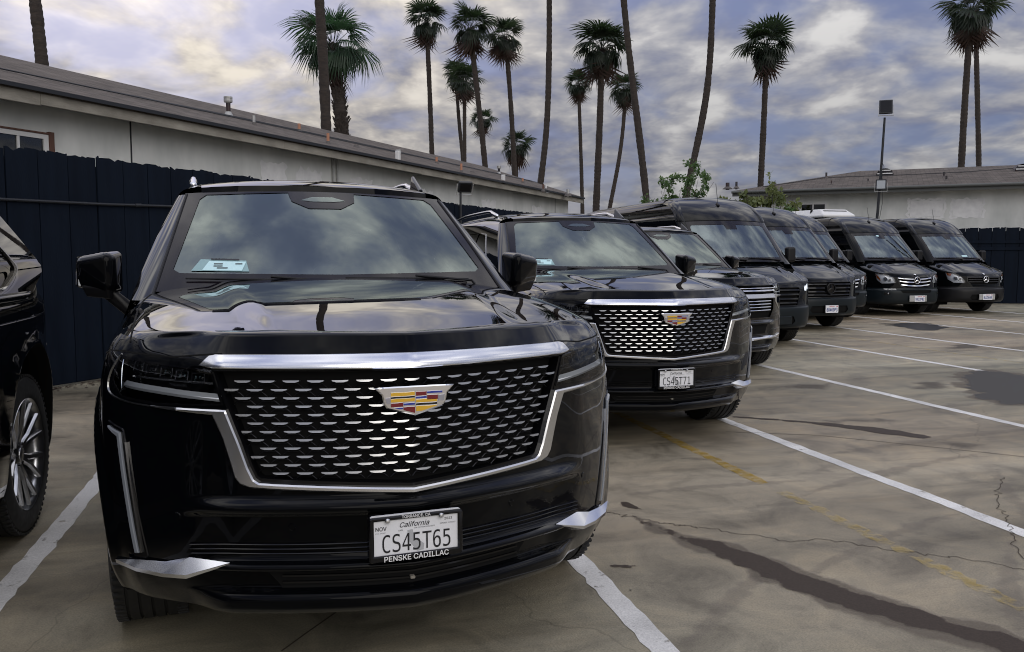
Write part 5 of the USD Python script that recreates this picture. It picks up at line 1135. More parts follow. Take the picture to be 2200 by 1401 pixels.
        # roof side
        yy = np.linspace(2.235, 4.98, 30); A2 = suv_side(np.column_stack([yy, np.full(30, 1.765)])); B2 = suv_roof(np.column_stack([np.full(30, .615), yy])); l2 = np.linalg.norm(B2 - A2, axis=1, keepdims=True)
        TA2 = np.tile([-.42, 0, .9], (30, 1)); TB2 = np.tile([.97, 0, -.22], (30, 1)); R = bez(A2, TA2 * l2 * .42, B2, TB2 * l2 * .42, 10) * [sg, 1, 1]
        o.add('roof_rail_panel', strip(R, flip=sg > 0), paint)
        cap = np.stack([R[:, 0], np.linspace(R[0, 0], R[-1, 0], len(R))]); 
        yr = np.linspace(2.62, 4.75, 24); xr = .655 - .02 * sm(yr, 3.5, 4.8); zr = suv_roof(np.column_stack([xr, yr]))[:, 2] + .052 - .05 * (1 - sm(yr, 2.6, 2.85)) - .05 * sm(yr, 4.5, 4.76)
        o.add('roof_rail', tube(np.column_stack([xr * sg, yr, zr]), .017, 10), 'chrome', smooth=60)
        o.add('rail_foot', blob([(sg * .655, 2.60, float(suv_roof(np.array([[.655, 2.6]]))[0, 2]) + .008, .020), (sg * .655, 2.74, float(suv_roof(np.array([[.655, 2.74]]))[0, 2]) + .03, .022)]), 'chrome', smooth=40)
        # lower sides
        f = (lambda Q: SW(Q)) if sg > 0 else (lambda Q: SW(Q * [-1, 1]))
        def panel(name, s0, s1, z0=.30, cut=None, m=paint, tz=1.112):
            g_ = Polygon([(s0, z0), (s1, z0)] + [(t, min(tz, float(zt(t)))) for t in np.linspace(s1, s0, 20)])
            for c_ in cut or (): g_ = g_.difference(c_)
            return o.add(name, sheet(g_, f, sS, SDZ, flip=sg < 0), m)
        panel('front_wing', sA + .004, sy(1.60), .32, [arch(SUV_WY)]); panel('front_door', sy(1.606), sy(2.893), .36); panel('rear_door', sy(2.899), sy(3.86), .36, [arch(SUV_RY)]); panel('rear_quarter', sy(3.866), SW.S[-1] - .55, .34, [arch(SUV_RY)])
        panel('tailgate', SW.S[-1] - .545, SW.S[-1], .36)
        yb = np.linspace(1.50, 5.2, 40); sb = np.array([sy(v) for v in yb]); A3 = SW(np.column_stack([sb, np.full(40, 1.112)])); B3 = suv_side(np.column_stack([np.minimum(yb, 5.18), np.full(40, 1.17)])); B3[:, 1] = np.minimum(B3[:, 1], A3[:, 1] - .0)
        R = bez(A3, np.tile([0, 0, .028], (40, 1)), B3, np.tile([.02, 0, -.02], (40, 1)), 8) * [sg, 1, 1]; o.add('belt_line', strip(R, flip=sg > 0), paint)
        o.add('sill_step', bx(*sorted((sg * .82, sg * .985)), 1.62, 3.5, .27, .37, .02), 'black_plastic')
        for wy in (SUV_WY, SUV_RY):
            th = np.linspace(-.35, np.pi + .35, 40); Rr = np.column_stack([wy + .487 * np.cos(th), SUV_R + .01 + .487 * np.sin(th)])
            outer = SW(np.column_stack([[sy(v) for v in Rr[:, 0]], Rr[:, 1]])) * [sg, 1, 1]; inn_ = outer.copy(); inn_[:, 0] = sg * .60
            o.add('wheel_arch', strip([outer, (outer + inn_) / 2, inn_]), 'dark_recess')
        o.add('door_handle', rbox(*sorted((sg * 1.0, sg * 1.035)), 2.60, 2.82, .985, 1.02, .012), 'satin_chrome', smooth=40); o.add('door_handle', rbox(*sorted((sg * 1.0, sg * 1.035)), 3.52, 3.74, .985, 1.02, .012), 'satin_chrome', smooth=40)
        # mirror
        if front:
            mr = o.add('mirror', blob([(sg * 1.055, 1.815, 1.425, .045), (sg * 1.145, 1.855, 1.405, .048), (sg * 1.150, 1.865, 1.335, .040), (sg * 1.05, 1.815, 1.315, .045), (sg * 1.02, 1.90, 1.448, .026), (sg * 1.180, 1.91, 1.430, .020), (sg * 1.185, 1.915, 1.315, .018), (sg * 1.02, 1.89, 1.295, .026)]), paint, smooth=40)
            o.add('mirror_arm', blob([(sg * 1.04, 1.85, 1.275, .020), (sg * 1.08, 1.86, 1.275, .018), (sg * .945, 1.86, 1.17, .034), (sg * .945, 1.95, 1.165, .030)]), 'black_plastic', parent=mr, smooth=40)
            o.add('mirror_lower', blob([(sg * 1.05, 1.80, 1.295, .022), (sg * 1.15, 1.845, 1.30, .018), (sg * 1.14, 1.85, 1.268, .014), (sg * 1.05, 1.82, 1.262, .018)]), 'black_plastic', parent=mr, smooth=40)
            o.add('mirror_glass', bx(*sorted((sg * 1.02, sg * 1.165)), 1.918, 1.921, 1.29, 1.445), 'chrome', parent=mr)
            o.add('indicator', blob([(sg * 1.176, 1.845, 1.335, .008), (sg * 1.180, 1.87, 1.33, .007), (sg * 1.178, 1.85, 1.312, .007)]), 'lamp_white', parent=mr)
        add_wheel(o, .845, SUV_WY, SUV_R, 'split', sg, spokes=(not front) and sg < 0); add_wheel(o, .86, SUV_RY, SUV_R, 'split', sg, spokes=False)
        o.add('tail_lamp', slab(Polygon([(SW.S[-1] - .92, .62), (SW.S[-1] - .80, .62), (SW.S[-1] - .78, 1.10), (SW.S[-1] - .90, 1.10)]), f, sS, SDZ, out=.006, back=.01, flip=sg < 0, bevel=.003), 'enamel_red')
    # rear closure
    zr_ = np.linspace(1.10, 1.765, 16); xs = np.linspace(-1, 1, 15); rows_ = []
    for z in zr_:
        yv = np.interp(z, [1.10, 1.60, 1.765], [5.22, 5.06, 4.93]); xe = float(suv_side(np.array([[yv, z]]))[0, 0]); rows_.append([(a * xe, yv + .10 * (1 - a * a) * (1 - .3 * sm(z, 1.5, 1.765)), z) for a in xs])
    o.add('rear_window', strip(rows_[:], flip=True), 'gloss_black')
    ye_ = np.array(rows_[-1]); top_ = suv_roof(np.column_stack([ye_[:, 0] * .9, np.minimum(ye_[:, 1], 4.98) - .02])); o.add('rear_spoiler', strip([ye_, top_], flip=True), paint)
    o.add('antenna', blob([(.645, 2.56, float(suv_roof(np.array([[.645, 2.56]]))[0, 2]) + .004, .028), (.645, 2.40, float(suv_roof(np.array([[.645, 2.40]]))[0, 2]) + .002, .014), (.645, 2.59, float(suv_roof(np.array([[.645, 2.59]]))[0, 2]) + .085, .011)]), paint, smooth=40)
    # inside
    o.add('floor', bx(-.88, .88, .62, 5.1, .30, .36), 'dark_recess'); o.add('firewall', bx(-.85, .85, 1.32, 1.36, .36, 1.22), 'dark_recess')
    o.add('dashboard', blob([(-.76, 1.62, 1.17, .06), (.76, 1.62, 1.17, .06), (-.76, 1.95, 1.14, .09), (.76, 1.95, 1.14, .09), (-.74, 1.95, .95, .05), (.74, 1.95, .95, .05)]), 'interior', smooth=40)
    st = o.add('steering_wheel', xform(trimesh.creation.torus(.185, .016, 32, 10), (.38, 2.16, 1.16), rx=np.pi / 2 - .45), 'leather', smooth=60); o.add('steering_hub', xform(lathe([(0, -.02), (.06, -.015), (.07, .0), (0, .02)], 20), (.38, 2.15, 1.16), rx=np.pi / 2 - .45), 'interior', parent=st)
    for x in (-.40, .40):
        for yb in (2.62, 3.55):
            se = o.add('seat', cat(blob([(x - .2, yb + .05, .72, .07), (x + .2, yb + .05, .72, .07), (x - .18, yb + .22, 1.32, .06), (x + .18, yb + .22, 1.32, .06)]), blob([(x - .2, yb - .42, .66, .07), (x + .2, yb - .42, .66, .07), (x - .2, yb + .05, .64, .07), (x + .2, yb + .05, .64, .07)])), 'leather', smooth=40)
            o.add('headrest', blob([(x - .09, yb + .25, 1.46, .05), (x + .09, yb + .25, 1.46, .05), (x - .08, yb + .26, 1.55, .045), (x + .08, yb + .26, 1.55, .045)]), 'leather', parent=se, smooth=40)
    o.add('headliner', sheet(box(-.60, 2.15, .60, 4.95), lambda Q: suv_roof(Q) - [0, 0, .04], lines(-.6, .6, .2), lines(2, 5, .4)), 'interior')
    return o
SUV_GROUP = 'black full-size SUVs parked side by side in the bays'
def place_suv(label, pose, lift=0.0, forward=0.0, **k):
    t = thing('suv', label, 'SUV', (pose[0], pose[1], 0), pose[2], group=SUV_GROUP); suv(**k).write(t, lift, forward); return t
place_suv('nearest black SUV with studded chrome grille and plate CS45T65', (-.3213, 2.7046, .35871), face='lux', plate_no='CS45T65', sticker=True)
place_suv('second black SUV with studded chrome grille, plate CS45T71', (1.2251, 6.2552, .29385), face='lux', plate_no='CS45T71', sticker=True)
place_suv('black SUV with horizontal chrome grille bars between the second SUV and the vans', (2.699, 10.121, .293), face='bars')
# the neighbour on the left is parked nose to the fence: its front wheel stands at the picture's left edge
_a = .262 + math.pi; _w = on_ground(60, 1142)[:2]
_off = np.array([-.955 * math.cos(_a) - SUV_WY * math.sin(_a), -.955 * math.sin(_a) + SUV_WY * math.cos(_a)])
place_suv('black SUV cut by the left picture edge, facing the fence, silver split-spoke wheel in view', (*(_w - _off), _a), lift=.10, forward=.58, face='lux', detail=False, front=False)
# ------------------------------------------------------------------ high-roof passenger vans
_vh = pc((0, .985), (.06, 1.005), (.2, 1.075), (.4, 1.170), (.7, 1.285), (.95, 1.372), (1.15, 1.425))
def van_hood(Q):
    x, y = np.abs(Q[:, 0]), Q[:, 1]
    z = _vh(y) - .045 * (x / .8) ** 2 - .10 * np.maximum(0, (x - .60) / .3) ** 2.2 + .012 * (1 - sm(x, .40, .52)) * sm(y, .1, .4)
    return np.column_stack([Q, z])
_vye = lambda z: .995 + (z - 1.41) * .962
_vxw = lambda z: .795 - (z - 1.41) * .0955
def van_ws(Q):
    a, z = Q[:, 0], Q[:, 1]; y = _vye(z) - .17 * (1 - a ** 2) - .03 * np.sin((z - 1.35) / .75 * np.pi); return np.column_stack([a * _vxw(z), y, z])
_vg = pc((1.1, .995), (1.2, .985), (1.4, .955), (1.75, .905), (2.02, .866), (2.06, .872), (2.14, .868), (2.19, .848), (2.30, .835), (2.42, .800))
def van(gen, L_=6.6, plate_no=None, holder=False, text=None, ac=False, lit=False, wiper_up=False, stickers=(), bare=False):
    o = Parts(); paint = 'van_paint'; low = 'grey_bumper' if gen != 'C' else 'black_plastic'
    PLAN = [(0, 0), (.3, .022), (.55, .075), (.72, .155), (.84, .265), (.915, .40), (.955, .55), (.98, .75), (.995, 1.1), (1.005, 1.8), (1.01, 3), (1.01, L_ - .35), (.985, L_ - .12), (.9, L_ - .01), (0, L_)]
    P = np.array(PLAN); T = np.r_[0, np.cumsum(np.hypot(*np.diff(P, axis=0).T))]
    f_ = pc((.30, -.07), (.34, -.01), (.42, .012), (.56, .018), (.63, .012), (.655, -.02), (.68, -.028), (.94, -.05), (.985, -.075), (1.1, -.16)); s_ = pc((.28, -.06), (.36, -.01), (.5, .01), (.64, .012), (.67, -.002), (.9, 0), (1.1, -.008), (1.2, -.018))
    WY, WR, R = 1.04, 4.65 if L_ > 6.3 else 4.3, .355
    def prof(s, z):
        a = np.abs(s); w = 1 - sm(a, .62, 1.05); y = np.interp(a, T, P[:, 1]); o_ = w * f_(z) + (1 - w) * s_(z)
        for wy in (WY, WR): o_ = o_ + .02 * np.exp(-((np.hypot(y - wy, z - R) - .44) / .03) ** 2) * (z < 1) * (1 - w)
        return o_
    W = Wrap(PLAN, prof); sy = W.s_y
    zt = pc((0, .985), (.55, .985), (.8, 1.02), (1.0, 1.055), (1.2, 1.09), (1.5, 1.15), (1.8, 1.2), (20, 1.2))
    zq = lambda s: zt(np.abs(s))
    sl = lines(-1.75, 1.75, .04); zl = np.unique(np.r_[lines(.28, .72, .014), lines(.7, 1.25, .025)])
    arch = lambda wy, sg=1: affinity.scale(Point(sy(wy), R + .01).buffer(.43, 40), sg, 1, origin=(0, 0))
    sA = sy(.62)
    lamp = {'A': Polygon([(.735, .905), (.93, .875), (1.03, .94), (1.045, 1.045), (.96, 1.035), (.76, .985)]),
            'B': Polygon([(.545, .845), (.59, .815), (.90, .80), (1.03, .90), (1.09, 1.072), (.98, 1.05), (.76, 1.015), (.62, .975)]),
            'C': Polygon([(.56, .82), (.61, .79), (.86, .795), (1.01, .88), (1.10, 1.075), (1.02, 1.066), (.84, 1.03), (.68, .965)])}[gen].buffer(-.015).buffer(.015)
    grl = {'A': Polygon([(0, .975), (.60, .975), (.655, .93), (.56, .66), (0, .655)]), 'B': Polygon([(0, .965), (.50, .965), (.535, .93), (.44, .745), (.36, .715), (0, .695)]), 'C': Polygon([(0, .96), (.53, .955), (.52, .83), (.44, .76), (0, .735)])}[gen]
    grl = sym(grl); mx = lambda p, sg: p if sg > 0 else affinity.scale(p, -1, 1, origin=(0, 0)); lamps = lamp.union(mx(lamp, -1))
    nose = Polygon([(t, float(zq(t))) for t in np.linspace(-sA, sA, 90)] + [(sA, .30), (-sA, .30)]).difference(arch(WY)).difference(arch(WY, -1)).difference(lamps).difference(grl)
    split = .655 if gen == 'A' else .70
    intake = sym(Polygon([(0, .50), (.42, .50), (.46, .42), (.40, .36), (0, .36)])) if gen != 'B' else sym(Polygon([(0, .64), (.46, .64), (.40, .575), (0, .565)]))
    o.add('nose', sheet(nose.intersection(box(-3, split + .002, 3, 2)), W, sl, zl), paint)
    o.add('front_bumper', sheet(nose.intersection(box(-3, .2, 3, split - .002)).difference(intake), W, sl, zl), low)
    o.add('lower_intake', sheet(intake, W.at(-.02), sl, zl), 'dark_recess')
    o.add('inner_liner', sheet(Polygon([(-1.25, .33), (1.25, .33), (1.25, 1.0), (.7, .95), (-.7, .95), (-1.25, 1.0)]).difference(arch(WY)).difference(arch(WY, -1)), W.at(-.07), lines(-1.3, 1.3, .06), lines(.3, 1.1, .06)), 'dark_recess')
    g_ = o.add('grille', sheet(grl.buffer(.004), W.at(-.035), sl, lines(.6, 1, .05)), 'dark_recess')
    o.add('grille_surround', slab(grl.difference(grl.buffer(-.016)), W, sl, zl, out=.004, back=.03, bevel=.002), 'gloss_black', parent=g_)
    bars = {'A': [(.915, .014, .60), (.845, .014, .575), (.775, .014, .55), (.71, .012, .53)], 'B': [(.935, .013, .50), (.86, .014, .465), (.775, .015, .42)], 'C': [(.93, .014, .51), (.875, .012, .50), (.82, .012, .48)]}[gen]
    for z, t, wd in bars:
        up = lambda Q: W(Q, .0 - .35 * (Q[:, 1] - z)); c = .03 if gen == 'B' else 0
        pl = sym(Polygon([(x, z - t - c * (1 - (x / wd) ** 2)) for x in np.linspace(0, wd, 10)] + [(x, z + t - c * (1 - (x / wd) ** 2)) for x in np.linspace(wd, 0, 10)]))
        o.add('grille_bar', slab(pl.difference(Point(0, .885).buffer(.095) if gen != 'A' else Point(0, .84).buffer(.11)), up, sl, zl, out=.014, back=.02, bevel=.003), {'A': 'gloss_black', 'B': 'chrome', 'C': 'black_plastic'}[gen], parent=g_)
    zs_, rs, sm_ = (.84, .105, 'gloss_black') if gen == 'A' else (.885, .088, 'chrome')
    y0 = -.022 if gen == 'A' else -.010
    st = o.add('emblem', xform(trimesh.creation.torus(rs - .008, .0085, 40, 10), (0, y0 + .02, zs_), rx=np.pi / 2), sm_, smooth=60)
    for k in range(3):
        a = np.pi / 2 + k * 2 * np.pi / 3; d = np.array([math.cos(a), 0, math.sin(a)]); n_ = np.array([-d[2], 0, d[0]]); c = np.array([0, y0 + .02, zs_])
        o.add('emblem_arm', hull([c + n_ * .018, c - n_ * .018, c + d * (rs - .01) + n_ * .003, c + d * (rs - .01) - n_ * .003, c + [0, -.010, 0], c + [0, .006, 0]]), sm_, parent=st)
    o.add('emblem_disc', xform(lathe([(0, 0), (rs - .006, 0)], 30, 'y'), (0, y0 + .030, zs_)), 'gloss_black', parent=st)
    if gen != 'A': o.add('hood_badge', xform(lathe([(0, .006), (.028, .004), (.031, 0)], 20), (0, .10, float(van_hood(np.array([[0, .10]]))[0, 2]) + .003), rx=.45), 'chrome', smooth=40)
    for sg in (1, -1):
        h = o.add('headlight', sheet(mx(lamp, sg), W.at(.002), sl, zl), 'lens')
        o.add('lamp_housing', sheet(mx(lamp.buffer(.004), sg), W.at(-.045), sl, zl), {'A': 'dark_alloy', 'B': 'lamp_bowl', 'C': 'lamp_bowl'}[gen], parent=h)
        o.add('lamp_edge', slab(mx(lamp.buffer(.003).difference(lamp.buffer(-.006)), sg), W, sl, zl, out=.003, back=.015), 'gloss_black', parent=h)
        if gen == 'A':
            o.add('running_light', slab(mx(Polygon([(.80, .96), (.99, 1.0), (1.02, 1.02), (1.02, .95), (.99, .92), (.965, .925), (.99, .965), (.80, .935)]), sg), W.at(-.02), sl, zl, out=.006, back=.01), 'lamp_on' if lit else 'lamp_white', parent=h)
            o.add('lamp_lens', slab(mx(Point(.87, .915).buffer(.025), sg), W.at(-.03), sl, zl, out=.012, back=.01, bevel=.006), 'lamp_on' if lit else 'reflector', parent=h)
        else:
            for (cx_, cz_, r_, m_) in ((.82, .915, .058, 'reflector'), (.70, .895, .05, 'reflector')):
                q_ = mx(Point(cx_, cz_).buffer(r_), sg); o.add('lamp_bowl', slab(q_.difference(q_.buffer(-.014)), W.at(-.03), sl, zl, out=.014, back=.01, bevel=.004), m_, parent=h); o.add('lamp_lens', slab(q_.buffer(-.016), W.at(-.034), sl, zl, out=.010, back=.01, bevel=.006), 'dark_alloy', parent=h)
            am = {'B': Polygon([(.93, .87), (1.02, .945), (1.06, 1.03), (1.0, .99), (.95, .93)]), 'C': Polygon([(.93, 1.03), (1.02, 1.048), (1.06, 1.05), (1.02, .985), (.95, .965)])}[gen]
            o.add('indicator', slab(mx(am, sg), W.at(-.025), sl, zl, out=.006, back=.01), 'amber', parent=h)
        if gen == 'B':
            o.add('fog_lamp', slab(mx(box(.70, .545, .82, .585).buffer(.008), sg), W, sl, zl, out=.004, back=.02, bevel=.002), 'gloss_black'); o.add('fog_lens', slab(mx(Point(.74, .565).buffer(.016), sg), W, sl, zl, out=.007, back=.0, bevel=.002), 'reflector')
    if text: o.add('bumper_print', sheet_text(text_poly(text, width=.30, stroke=2), W, -.70, .668 if gen == 'B' else .6), 'print_white')
    if plate_no:
        if holder:
            o.add('plate_bracket', bx(-.25, .25, -.05, -.025, .365, .515, .006), 'galvanised'); plate(o, .03 if gen == 'B' else .0, .438, -.060, plate_no, 'std', w=.30, h=.15)
        else:
            o.add('plate_mount', bx(-.16, .16, -.034, -.01, .36, .52, .006), 'black_plastic'); plate(o, 0, .44, -.040, plate_no, 'std', w=.30, h=.15)
    elif not bare: o.add('sensor_plate', bx(.10, .36, -.030, .03, .37, .50, .006), 'grey_bumper')
    # hood
    S_ = np.unique(np.r_[np.linspace(0, .6, 14), np.linspace(.6, 1.3, 26), np.linspace(1.3, sy(1.12), 14)]); S_ = np.r_[-S_[:0:-1], S_]
    inset = pc((0, .07), (.5, .075), (.8, .10), (1.1, .16), (1.5, .21), (2, .215)); A = W(np.column_stack([S_, zq(S_)])); c = W.C(S_); nn = W.n(S_); Bp = c - nn * (inset(np.abs(S_)) + .07 * (1 - sm(np.abs(S_), .6, 1.0)))[:, None]
    B = van_hood(Bp); d0 = W(np.column_stack([S_, zq(S_) - .006])); TA = A - d0; TA /= np.linalg.norm(TA, axis=1, keepdims=True); TB = van_hood(Bp + nn * .01) - B; TB /= np.linalg.norm(TB, axis=1, keepdims=True); ln = np.linalg.norm(B - A, axis=1, keepdims=True)
    o.add('hood_edge', strip(bez(A, TA * ln * .4, B, TB * ln * .4, 10)), paint)
    yc = lambda x: .86 + .16 * (np.abs(x) / .8) ** 2
    hp = Polygon(list(map(tuple, Bp)) + [(x, float(yc(x))) for x in np.linspace(Bp[-1, 0], Bp[0, 0], 30)]).buffer(0); hp = max(getattr(hp, 'geoms', [hp]), key=lambda g: g.area)
    vents = sym(Polygon([(.34, .70), (.60, .72), (.58, .80), (.33, .78)])) if gen != 'X' else Polygon()
    o.add('hood', sheet(hp.difference(vents), van_hood, lines(-.9, .9, .04), lines(0, 1.2, .05)), paint); [o.add('hood_vent', sheet(q_, lambda Q: van_hood(Q) - [0, 0, .006], [0], [0]), 'black_plastic') for q_ in vents.geoms]
    top = np.array([(x, float(yc(x)) - .02, float(van_hood(np.array([[x, float(yc(x))]]))[0, 2]) - .015) for x in np.linspace(-.84, .84, 24)]); o.add('cowl', strip([top, top + [0, .22, .03]]), 'black_plastic')
    # windscreen
    zb = lambda a: 1.375 - .0 * a; ztp = lambda a: 2.085 - .015 * a ** 2
    wp = Polygon([(a, 1.37) for a in np.linspace(-1, 1, 20)] + [(a, float(ztp(a))) for a in np.linspace(1, -1, 20)])
    w = o.add('windscreen', sheet(wp, van_ws, lines(-1, 1, .06), lines(1.3, 2.1, .05)), 'van_windscreen')
    clr = Polygon([(-.95, 1.445), (.95, 1.445), (.94, 1.975), (.9, 2.0), (.16, 2.01), (.13, 1.93), (-.13, 1.93), (-.16, 2.01), (-.9, 2.0), (-.94, 1.975)])
    o.add('glass_border', sheet(wp.difference(clr), van_ws, lines(-1, 1, .06), lines(1.3, 2.1, .05), off=.003), 'frit', parent=w)
    o.add('mirror_box', bx(-.06, .06, 1.60, 1.66, 1.86, 1.94, .015), 'black_plastic', parent=w)
    for (a, z, sx_, sz_) in stickers: o.add('sticker', sheet(box(a - sx_, z - sz_, a + sx_, z + sz_), van_ws, [0], [0], off=.005), 'paper', parent=w)
    q = lambda x, z, d=0: van_ws(np.array([[x / _vxw(z), z]]))[0] + np.array([0, -.016 - d, .010])
    if wiper_up: o.add('wiper', cat(tube([q(.62, 1.40), q(.34, 1.70, .06), q(.22, 1.97, .08)], [.012, .010, .008], 6), tube([q(.20, 1.99, .085), q(.48, 1.55, .06)], .009, 6)), 'black_plastic')
    for x0, x1 in ((-.70, .0), (.05, .72)): 
        if not (wiper_up and x0 > 0): o.add('wiper', tube([q(x0, 1.425), q((x0 + x1) / 2, 1.415), q(x1, 1.39)], [.008, .010, .012], 6), 'black_plastic')
    # roof cap and roof
    aa = np.linspace(-1, 1, 31); hd = van_ws(np.column_stack([aa, ztp(aa)])); ln_ = .55
    rt = np.column_stack([aa * .62, np.full(31, 2.40) - .05 * (1 - aa ** 2), 2.545 - .03 * aa ** 2])
    cap = bez(hd, np.tile([0, .20, .22], (31, 1)), rt, np.tile([0, -.36, -.035], (31, 1)), 14); cap[:, :, 0] += 0
    o.add('roof_cap', strip(cap), paint)
    o.add('cap_seam', tube(hd + [0, -.003, .004], .0055, 6), 'dark_recess')
    rz = lambda x, y: 2.545 - .03 * (np.abs(x) / .62) ** 2 - .05 * sm(y, L_ - 1.0, L_)
    yy = np.linspace(2.35, L_ - .12, 40)
    ribs = lambda x, y: .006 * sm(np.cos(x * 2 * np.pi / .24), .2, .8) * sm(y, 2.6, 2.9)
    rx_ = np.linspace(-.62, .62, 60); rows = [np.column_stack([rx_, np.where(i == 0, 2.40 - .05 * (1 - (rx_ / .62) ** 2), y), rz(rx_, y) + ribs(rx_, y)]) for i, y in enumerate(yy)]
    o.add('roof', strip(rows), paint)
    # sides
    yl = lambda z: _vye(z) + .09
    bt = np.linspace(0, 1, 14); E2yz = np.column_stack([yl(2.07) * (1 - bt) ** 2 + 2 * bt * (1 - bt) * 1.92 + bt ** 2 * 2.40, 2.07 * (1 - bt) ** 2 + 2 * bt * (1 - bt) * 2.36 + bt ** 2 * 2.415])
    cab = Polygon([(yl(1.19), 1.19), (yl(1.5), 1.5)] + list(map(tuple, E2yz)) + [(L_ - .14, 2.415), (L_ - .08, 1.8), (L_ - .03, 1.19)])
    wn = [Polygon([(1.30, 1.30), (1.42, 1.52), (1.86, 1.93), (2.26, 1.96), (2.26, 1.27), (1.45, 1.24)]), box(2.55, 1.28, 3.85, 1.98), box(3.98, 1.28, 5.25, 1.98)]
    if L_ > 6.3: wn.append(box(5.35, 1.28, L_ - .30, 1.98))
    wn = [p.buffer(-.05).buffer(.05) for p in wn]; aw = shapely.union_all(wn); dg = shapely.union_all([LineString([(2.40, 1.2), (2.40, 2.41)]).buffer(.004), LineString([(3.92, 1.2), (3.92, 2.3)]).buffer(.004)])
    ysl, zsl = lines(1, L_, .3), np.unique(np.r_[lines(1.19, 2.42, .06), lines(2.0, 2.24, .015)]); sS, SDZ = lines(sy(.5), W.S[-1], .15), lines(.28, 1.25, .05)
    for sg in (1, -1):
        sd = lambda Q: np.column_stack([sg * _vg(Q[:, 1]) * (1 - .04 * sm(Q[:, 0], L_ - .8, L_)), Q[:, 0], Q[:, 1]])
        s = o.add('side_panel', sheet(cab.difference(aw).difference(dg), sd, ysl, zsl, flip=sg < 0), paint); o.add('door_gap', sheet(dg, sd, ysl, zsl, flip=sg < 0, off=-.004), 'dark_recess', parent=s)
        for i, p in enumerate(wn): o.add('side_window', sheet(p.buffer(.006), sd, ysl, zsl, flip=sg < 0, off=-.005), 'clear_glass' if i == 0 else 'side_glass')
        z = np.linspace(1.33, 2.07, 22); E1 = van_ws(np.column_stack([np.ones(22), z])); E2 = np.column_stack([_vg(z), yl(z), z]); md = (E1 + E2) / 2 + [.022, -.03, 0]; t = np.linspace(0, 1, 7)[:, None, None]
        Rr = ((1 - t) ** 2 * E1 + 2 * t * (1 - t) * md + t * t * E2) * [sg, 1, 1]; o.add('pillar', strip(Rr, flip=sg < 0), paint)
        ce = cap[:, -1, :]; e2 = np.column_stack([_vg(E2yz[:, 1]), E2yz]); md = (ce + e2) / 2 + np.array([.045, -.03, .03]); Rr = ((1 - t) ** 2 * ce + 2 * t * (1 - t) * md + t * t * e2) * [sg, 1, 1]; o.add('cap_corner', strip(Rr, flip=sg < 0), paint)
        y2 = np.linspace(2.40, L_ - .12, 24); A2 = np.column_stack([_vg(np.full(24, 2.415)) * (1 - .04 * sm(y2, L_ - .8, L_)), y2, np.full(24, 2.415)]); B2 = np.column_stack([np.full(24, .62), y2, rz(.62, y2)]); l2 = np.linalg.norm(B2 - A2, axis=1, keepdims=True)
        o.add('roof_edge', strip(bez(A2, np.tile([-.2, 0, .98], (24, 1)) * l2 * .4, B2, np.tile([.98, 0, -.15], (24, 1)) * l2 * .4, 8) * [sg, 1, 1], flip=sg > 0), paint)
        f = (lambda Q: W(Q)) if sg > 0 else (lambda Q: W(Q * [-1, 1]))
        def panel(name, s0, s1, z0, cut=(), m=paint, z1=1.2):
            g0 = Polygon([(s0, z0), (s1, z0)] + [(t_, min(z1, float(zt(t_)))) for t_ in np.linspace(s1, s0, 16)])
            for c_ in cut: g0 = g0.difference(c_)
            o.add(name, sheet(g0, f, sS, SDZ, flip=sg < 0), m)
        panel('front_wing', sA + .004, sy(1.40), .32, [arch(WY)]); panel('front_door', sy(1.406), sy(2.397), .36); panel('sliding_door', sy(2.403), sy(3.917), .36); panel('rear_quarter', sy(3.923), sy(L_ - .16), .36, [arch(WR)]); panel('rear_door', sy(L_ - .155), W.S[-1], .40)
        yb = np.linspace(1.08, L_ - .05, 30); sb = [sy(v) for v in yb]; A3 = W(np.column_stack([sb, [float(zt(v)) for v in sb]])); B3 = np.column_stack([_vg(np.maximum(1.2, A3[:, 2] + .04)), yb, np.maximum(1.2, A3[:, 2] + .04)]); o.add('belt_line', strip(np.stack([A3, B3]) * [sg, 1, 1], flip=sg > 0), paint)
        for wy in (WY, WR):
            th = np.linspace(-.35, np.pi + .35, 30); rr = np.column_stack([[sy(v) for v in wy + .43 * np.cos(th)], R + .01 + .43 * np.sin(th)]); ou = W(rr) * [sg, 1, 1]; inn_ = ou.copy(); inn_[:, 0] = sg * .6; o.add('wheel_arch', strip([ou, (ou + inn_) / 2, inn_]), 'dark_recess'); add_wheel(o, .865, wy, R, 'plain', sg, w=.235, rim=.215, spokes=False)
        m = o.add('mirror', rbox(*sorted((sg * 1.03, sg * 1.21)), 1.20, 1.32, 1.36, 1.63, .045), 'black_plastic', smooth=40); o.add('mirror_arm', blob([(sg * 1.08, 1.28, 1.38, .04), (sg * .95, 1.32, 1.27, .05)]), 'black_plastic', parent=m, smooth=40); o.add('mirror_glass', bx(*sorted((sg * 1.05, sg * 1.19)), 1.322, 1.324, 1.42, 1.61), 'chrome', parent=m)
        se = o.add('seat', cat(blob([(sg * .42 - .2, 2.20, .80, .08), (sg * .42 + .2, 2.20, .80, .08), (sg * .42 - .18, 2.32, 1.42, .06), (sg * .42 + .18, 2.32, 1.42, .06)]), blob([(sg * .42 - .2, 1.75, .76, .07), (sg * .42 + .2, 1.75, .76, .07), (sg * .42, 2.2, .76, .07)])), 'leather', smooth=40); o.add('headrest', blob([(sg * .42 - .09, 2.34, 1.55, .05), (sg * .42 + .09, 2.34, 1.55, .05), (sg * .42, 2.35, 1.64, .05)]), 'leather', parent=se, smooth=40)
    # back, inside
    bz = np.linspace(1.19, 2.415, 12); o.add('rear_door', strip([[(a * float(_vg(z)) * .96, L_ - .03 - .1 * (z - 1.19), z) for a in np.linspace(-1, 1, 9)] for z in bz], flip=True), paint)
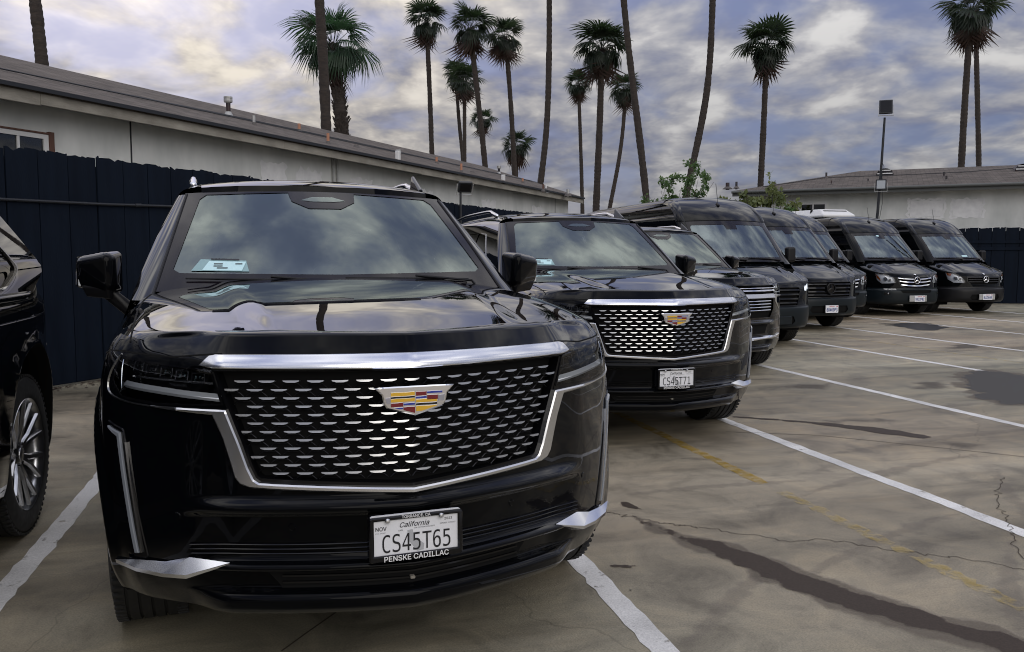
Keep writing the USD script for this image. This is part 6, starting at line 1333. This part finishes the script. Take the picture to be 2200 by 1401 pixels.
    o.add('floor', bx(-.9, .9, .7, L_ - .1, .40, .46), 'dark_recess'); o.add('firewall', bx(-.85, .85, .72, .76, .46, 1.25), 'dark_recess')
    o.add('dashboard', blob([(-.78, 1.02, 1.27, .06), (.78, 1.02, 1.27, .06), (-.80, 1.42, 1.24, .09), (.80, 1.42, 1.24, .09), (-.8, 1.42, 1.0, .05), (.8, 1.42, 1.0, .05)]), 'interior', smooth=40)
    o.add('steering_wheel', xform(trimesh.creation.torus(.20, .017, 32, 8), (.42, 1.62, 1.33), rx=np.pi / 2 - .7), 'leather', smooth=60)
    o.add('headliner', bx(-.62, .62, 2.3, L_ - .3, 2.44, 2.46), 'interior'); o.add('bulkhead', bx(-.8, .8, 3.9, 3.93, .46, 2.42), 'interior')
    cz = cap[6, 15]; ab = o.add('antenna', blob([(0, cz[1] - .01, cz[2] + .005, .026), (0, cz[1] + .06, cz[2] + .05, .012)]), 'black_plastic', smooth=40); o.add('antenna_rod', tube([(0, cz[1] + .01, cz[2] + .03), (.01, cz[1] + .12, cz[2] + .40)], .0045, 6), 'black_plastic', parent=ab)
    if ac:
        u = o.add('roof_unit', blob([(-.48, 3.1, 2.60, .05), (.48, 3.1, 2.60, .05), (-.52, 4.7, 2.60, .05), (.52, 4.7, 2.60, .05), (-.40, 3.35, 2.74, .05), (.40, 3.35, 2.74, .05), (-.44, 4.6, 2.74, .05), (.44, 4.6, 2.74, .05)]), 'white_plastic', smooth=40, label='white air-conditioning unit on the roof')
        o.add('unit_grille', xform(bx(-.38, .38, -.09, .09, -.006, .006), (0, 3.20, 2.705), rx=.55), 'dark_recess', parent=u); o.add('unit_band', bx(-.505, .505, 3.62, 3.70, 2.55, 2.796, .03), 'black_plastic', parent=u)
    return o
def sheet_text(poly, W, s0, z0):
    P, F, N = flat(poly, 0); V = W(np.column_stack([P[:, 0] + s0, P[:, 1] + z0]), .004); return V, F, vnormals(V, F)
VG = 'black high-roof vans parked in a row towards the far corner'
def place_van(label, pose, **k):
    t = thing('passenger_van', label, 'van', (pose[0], pose[1], 0), pose[2], group=VG); van(**k).write(t)
place_van('first black van in the row, lit white corner lamp and long roof behind the SUVs', (4.134, 13.329, .252), gen='A', L_=6.9, lit=True)
place_van('black van with all-black grille and plate 68469P3', (6.23, 16.358, .345), gen='A', L_=6.6, plate_no='68469P3')
place_van('mostly hidden black van whose chrome grille bars peep out in the middle of the row', (7.581, 19.113, .31), gen='B', bare=True)
place_van('black van with three chrome grille bars, one wiper standing up and a white roof unit', (9.934, 20.538, .275), gen='B', plate_no='9922P02', holder=True, text='TCP 36109A', ac=True, wiper_up=True, stickers=[(-.12, 2.0, .05, .018)])
place_van('last black van at the right with swept amber-tipped headlights', (12.124, 21.427, .289), gen='C', L_=6.0, plate_no='8LZ5649', holder=True, stickers=[(.18, 1.48, .12, .02)])
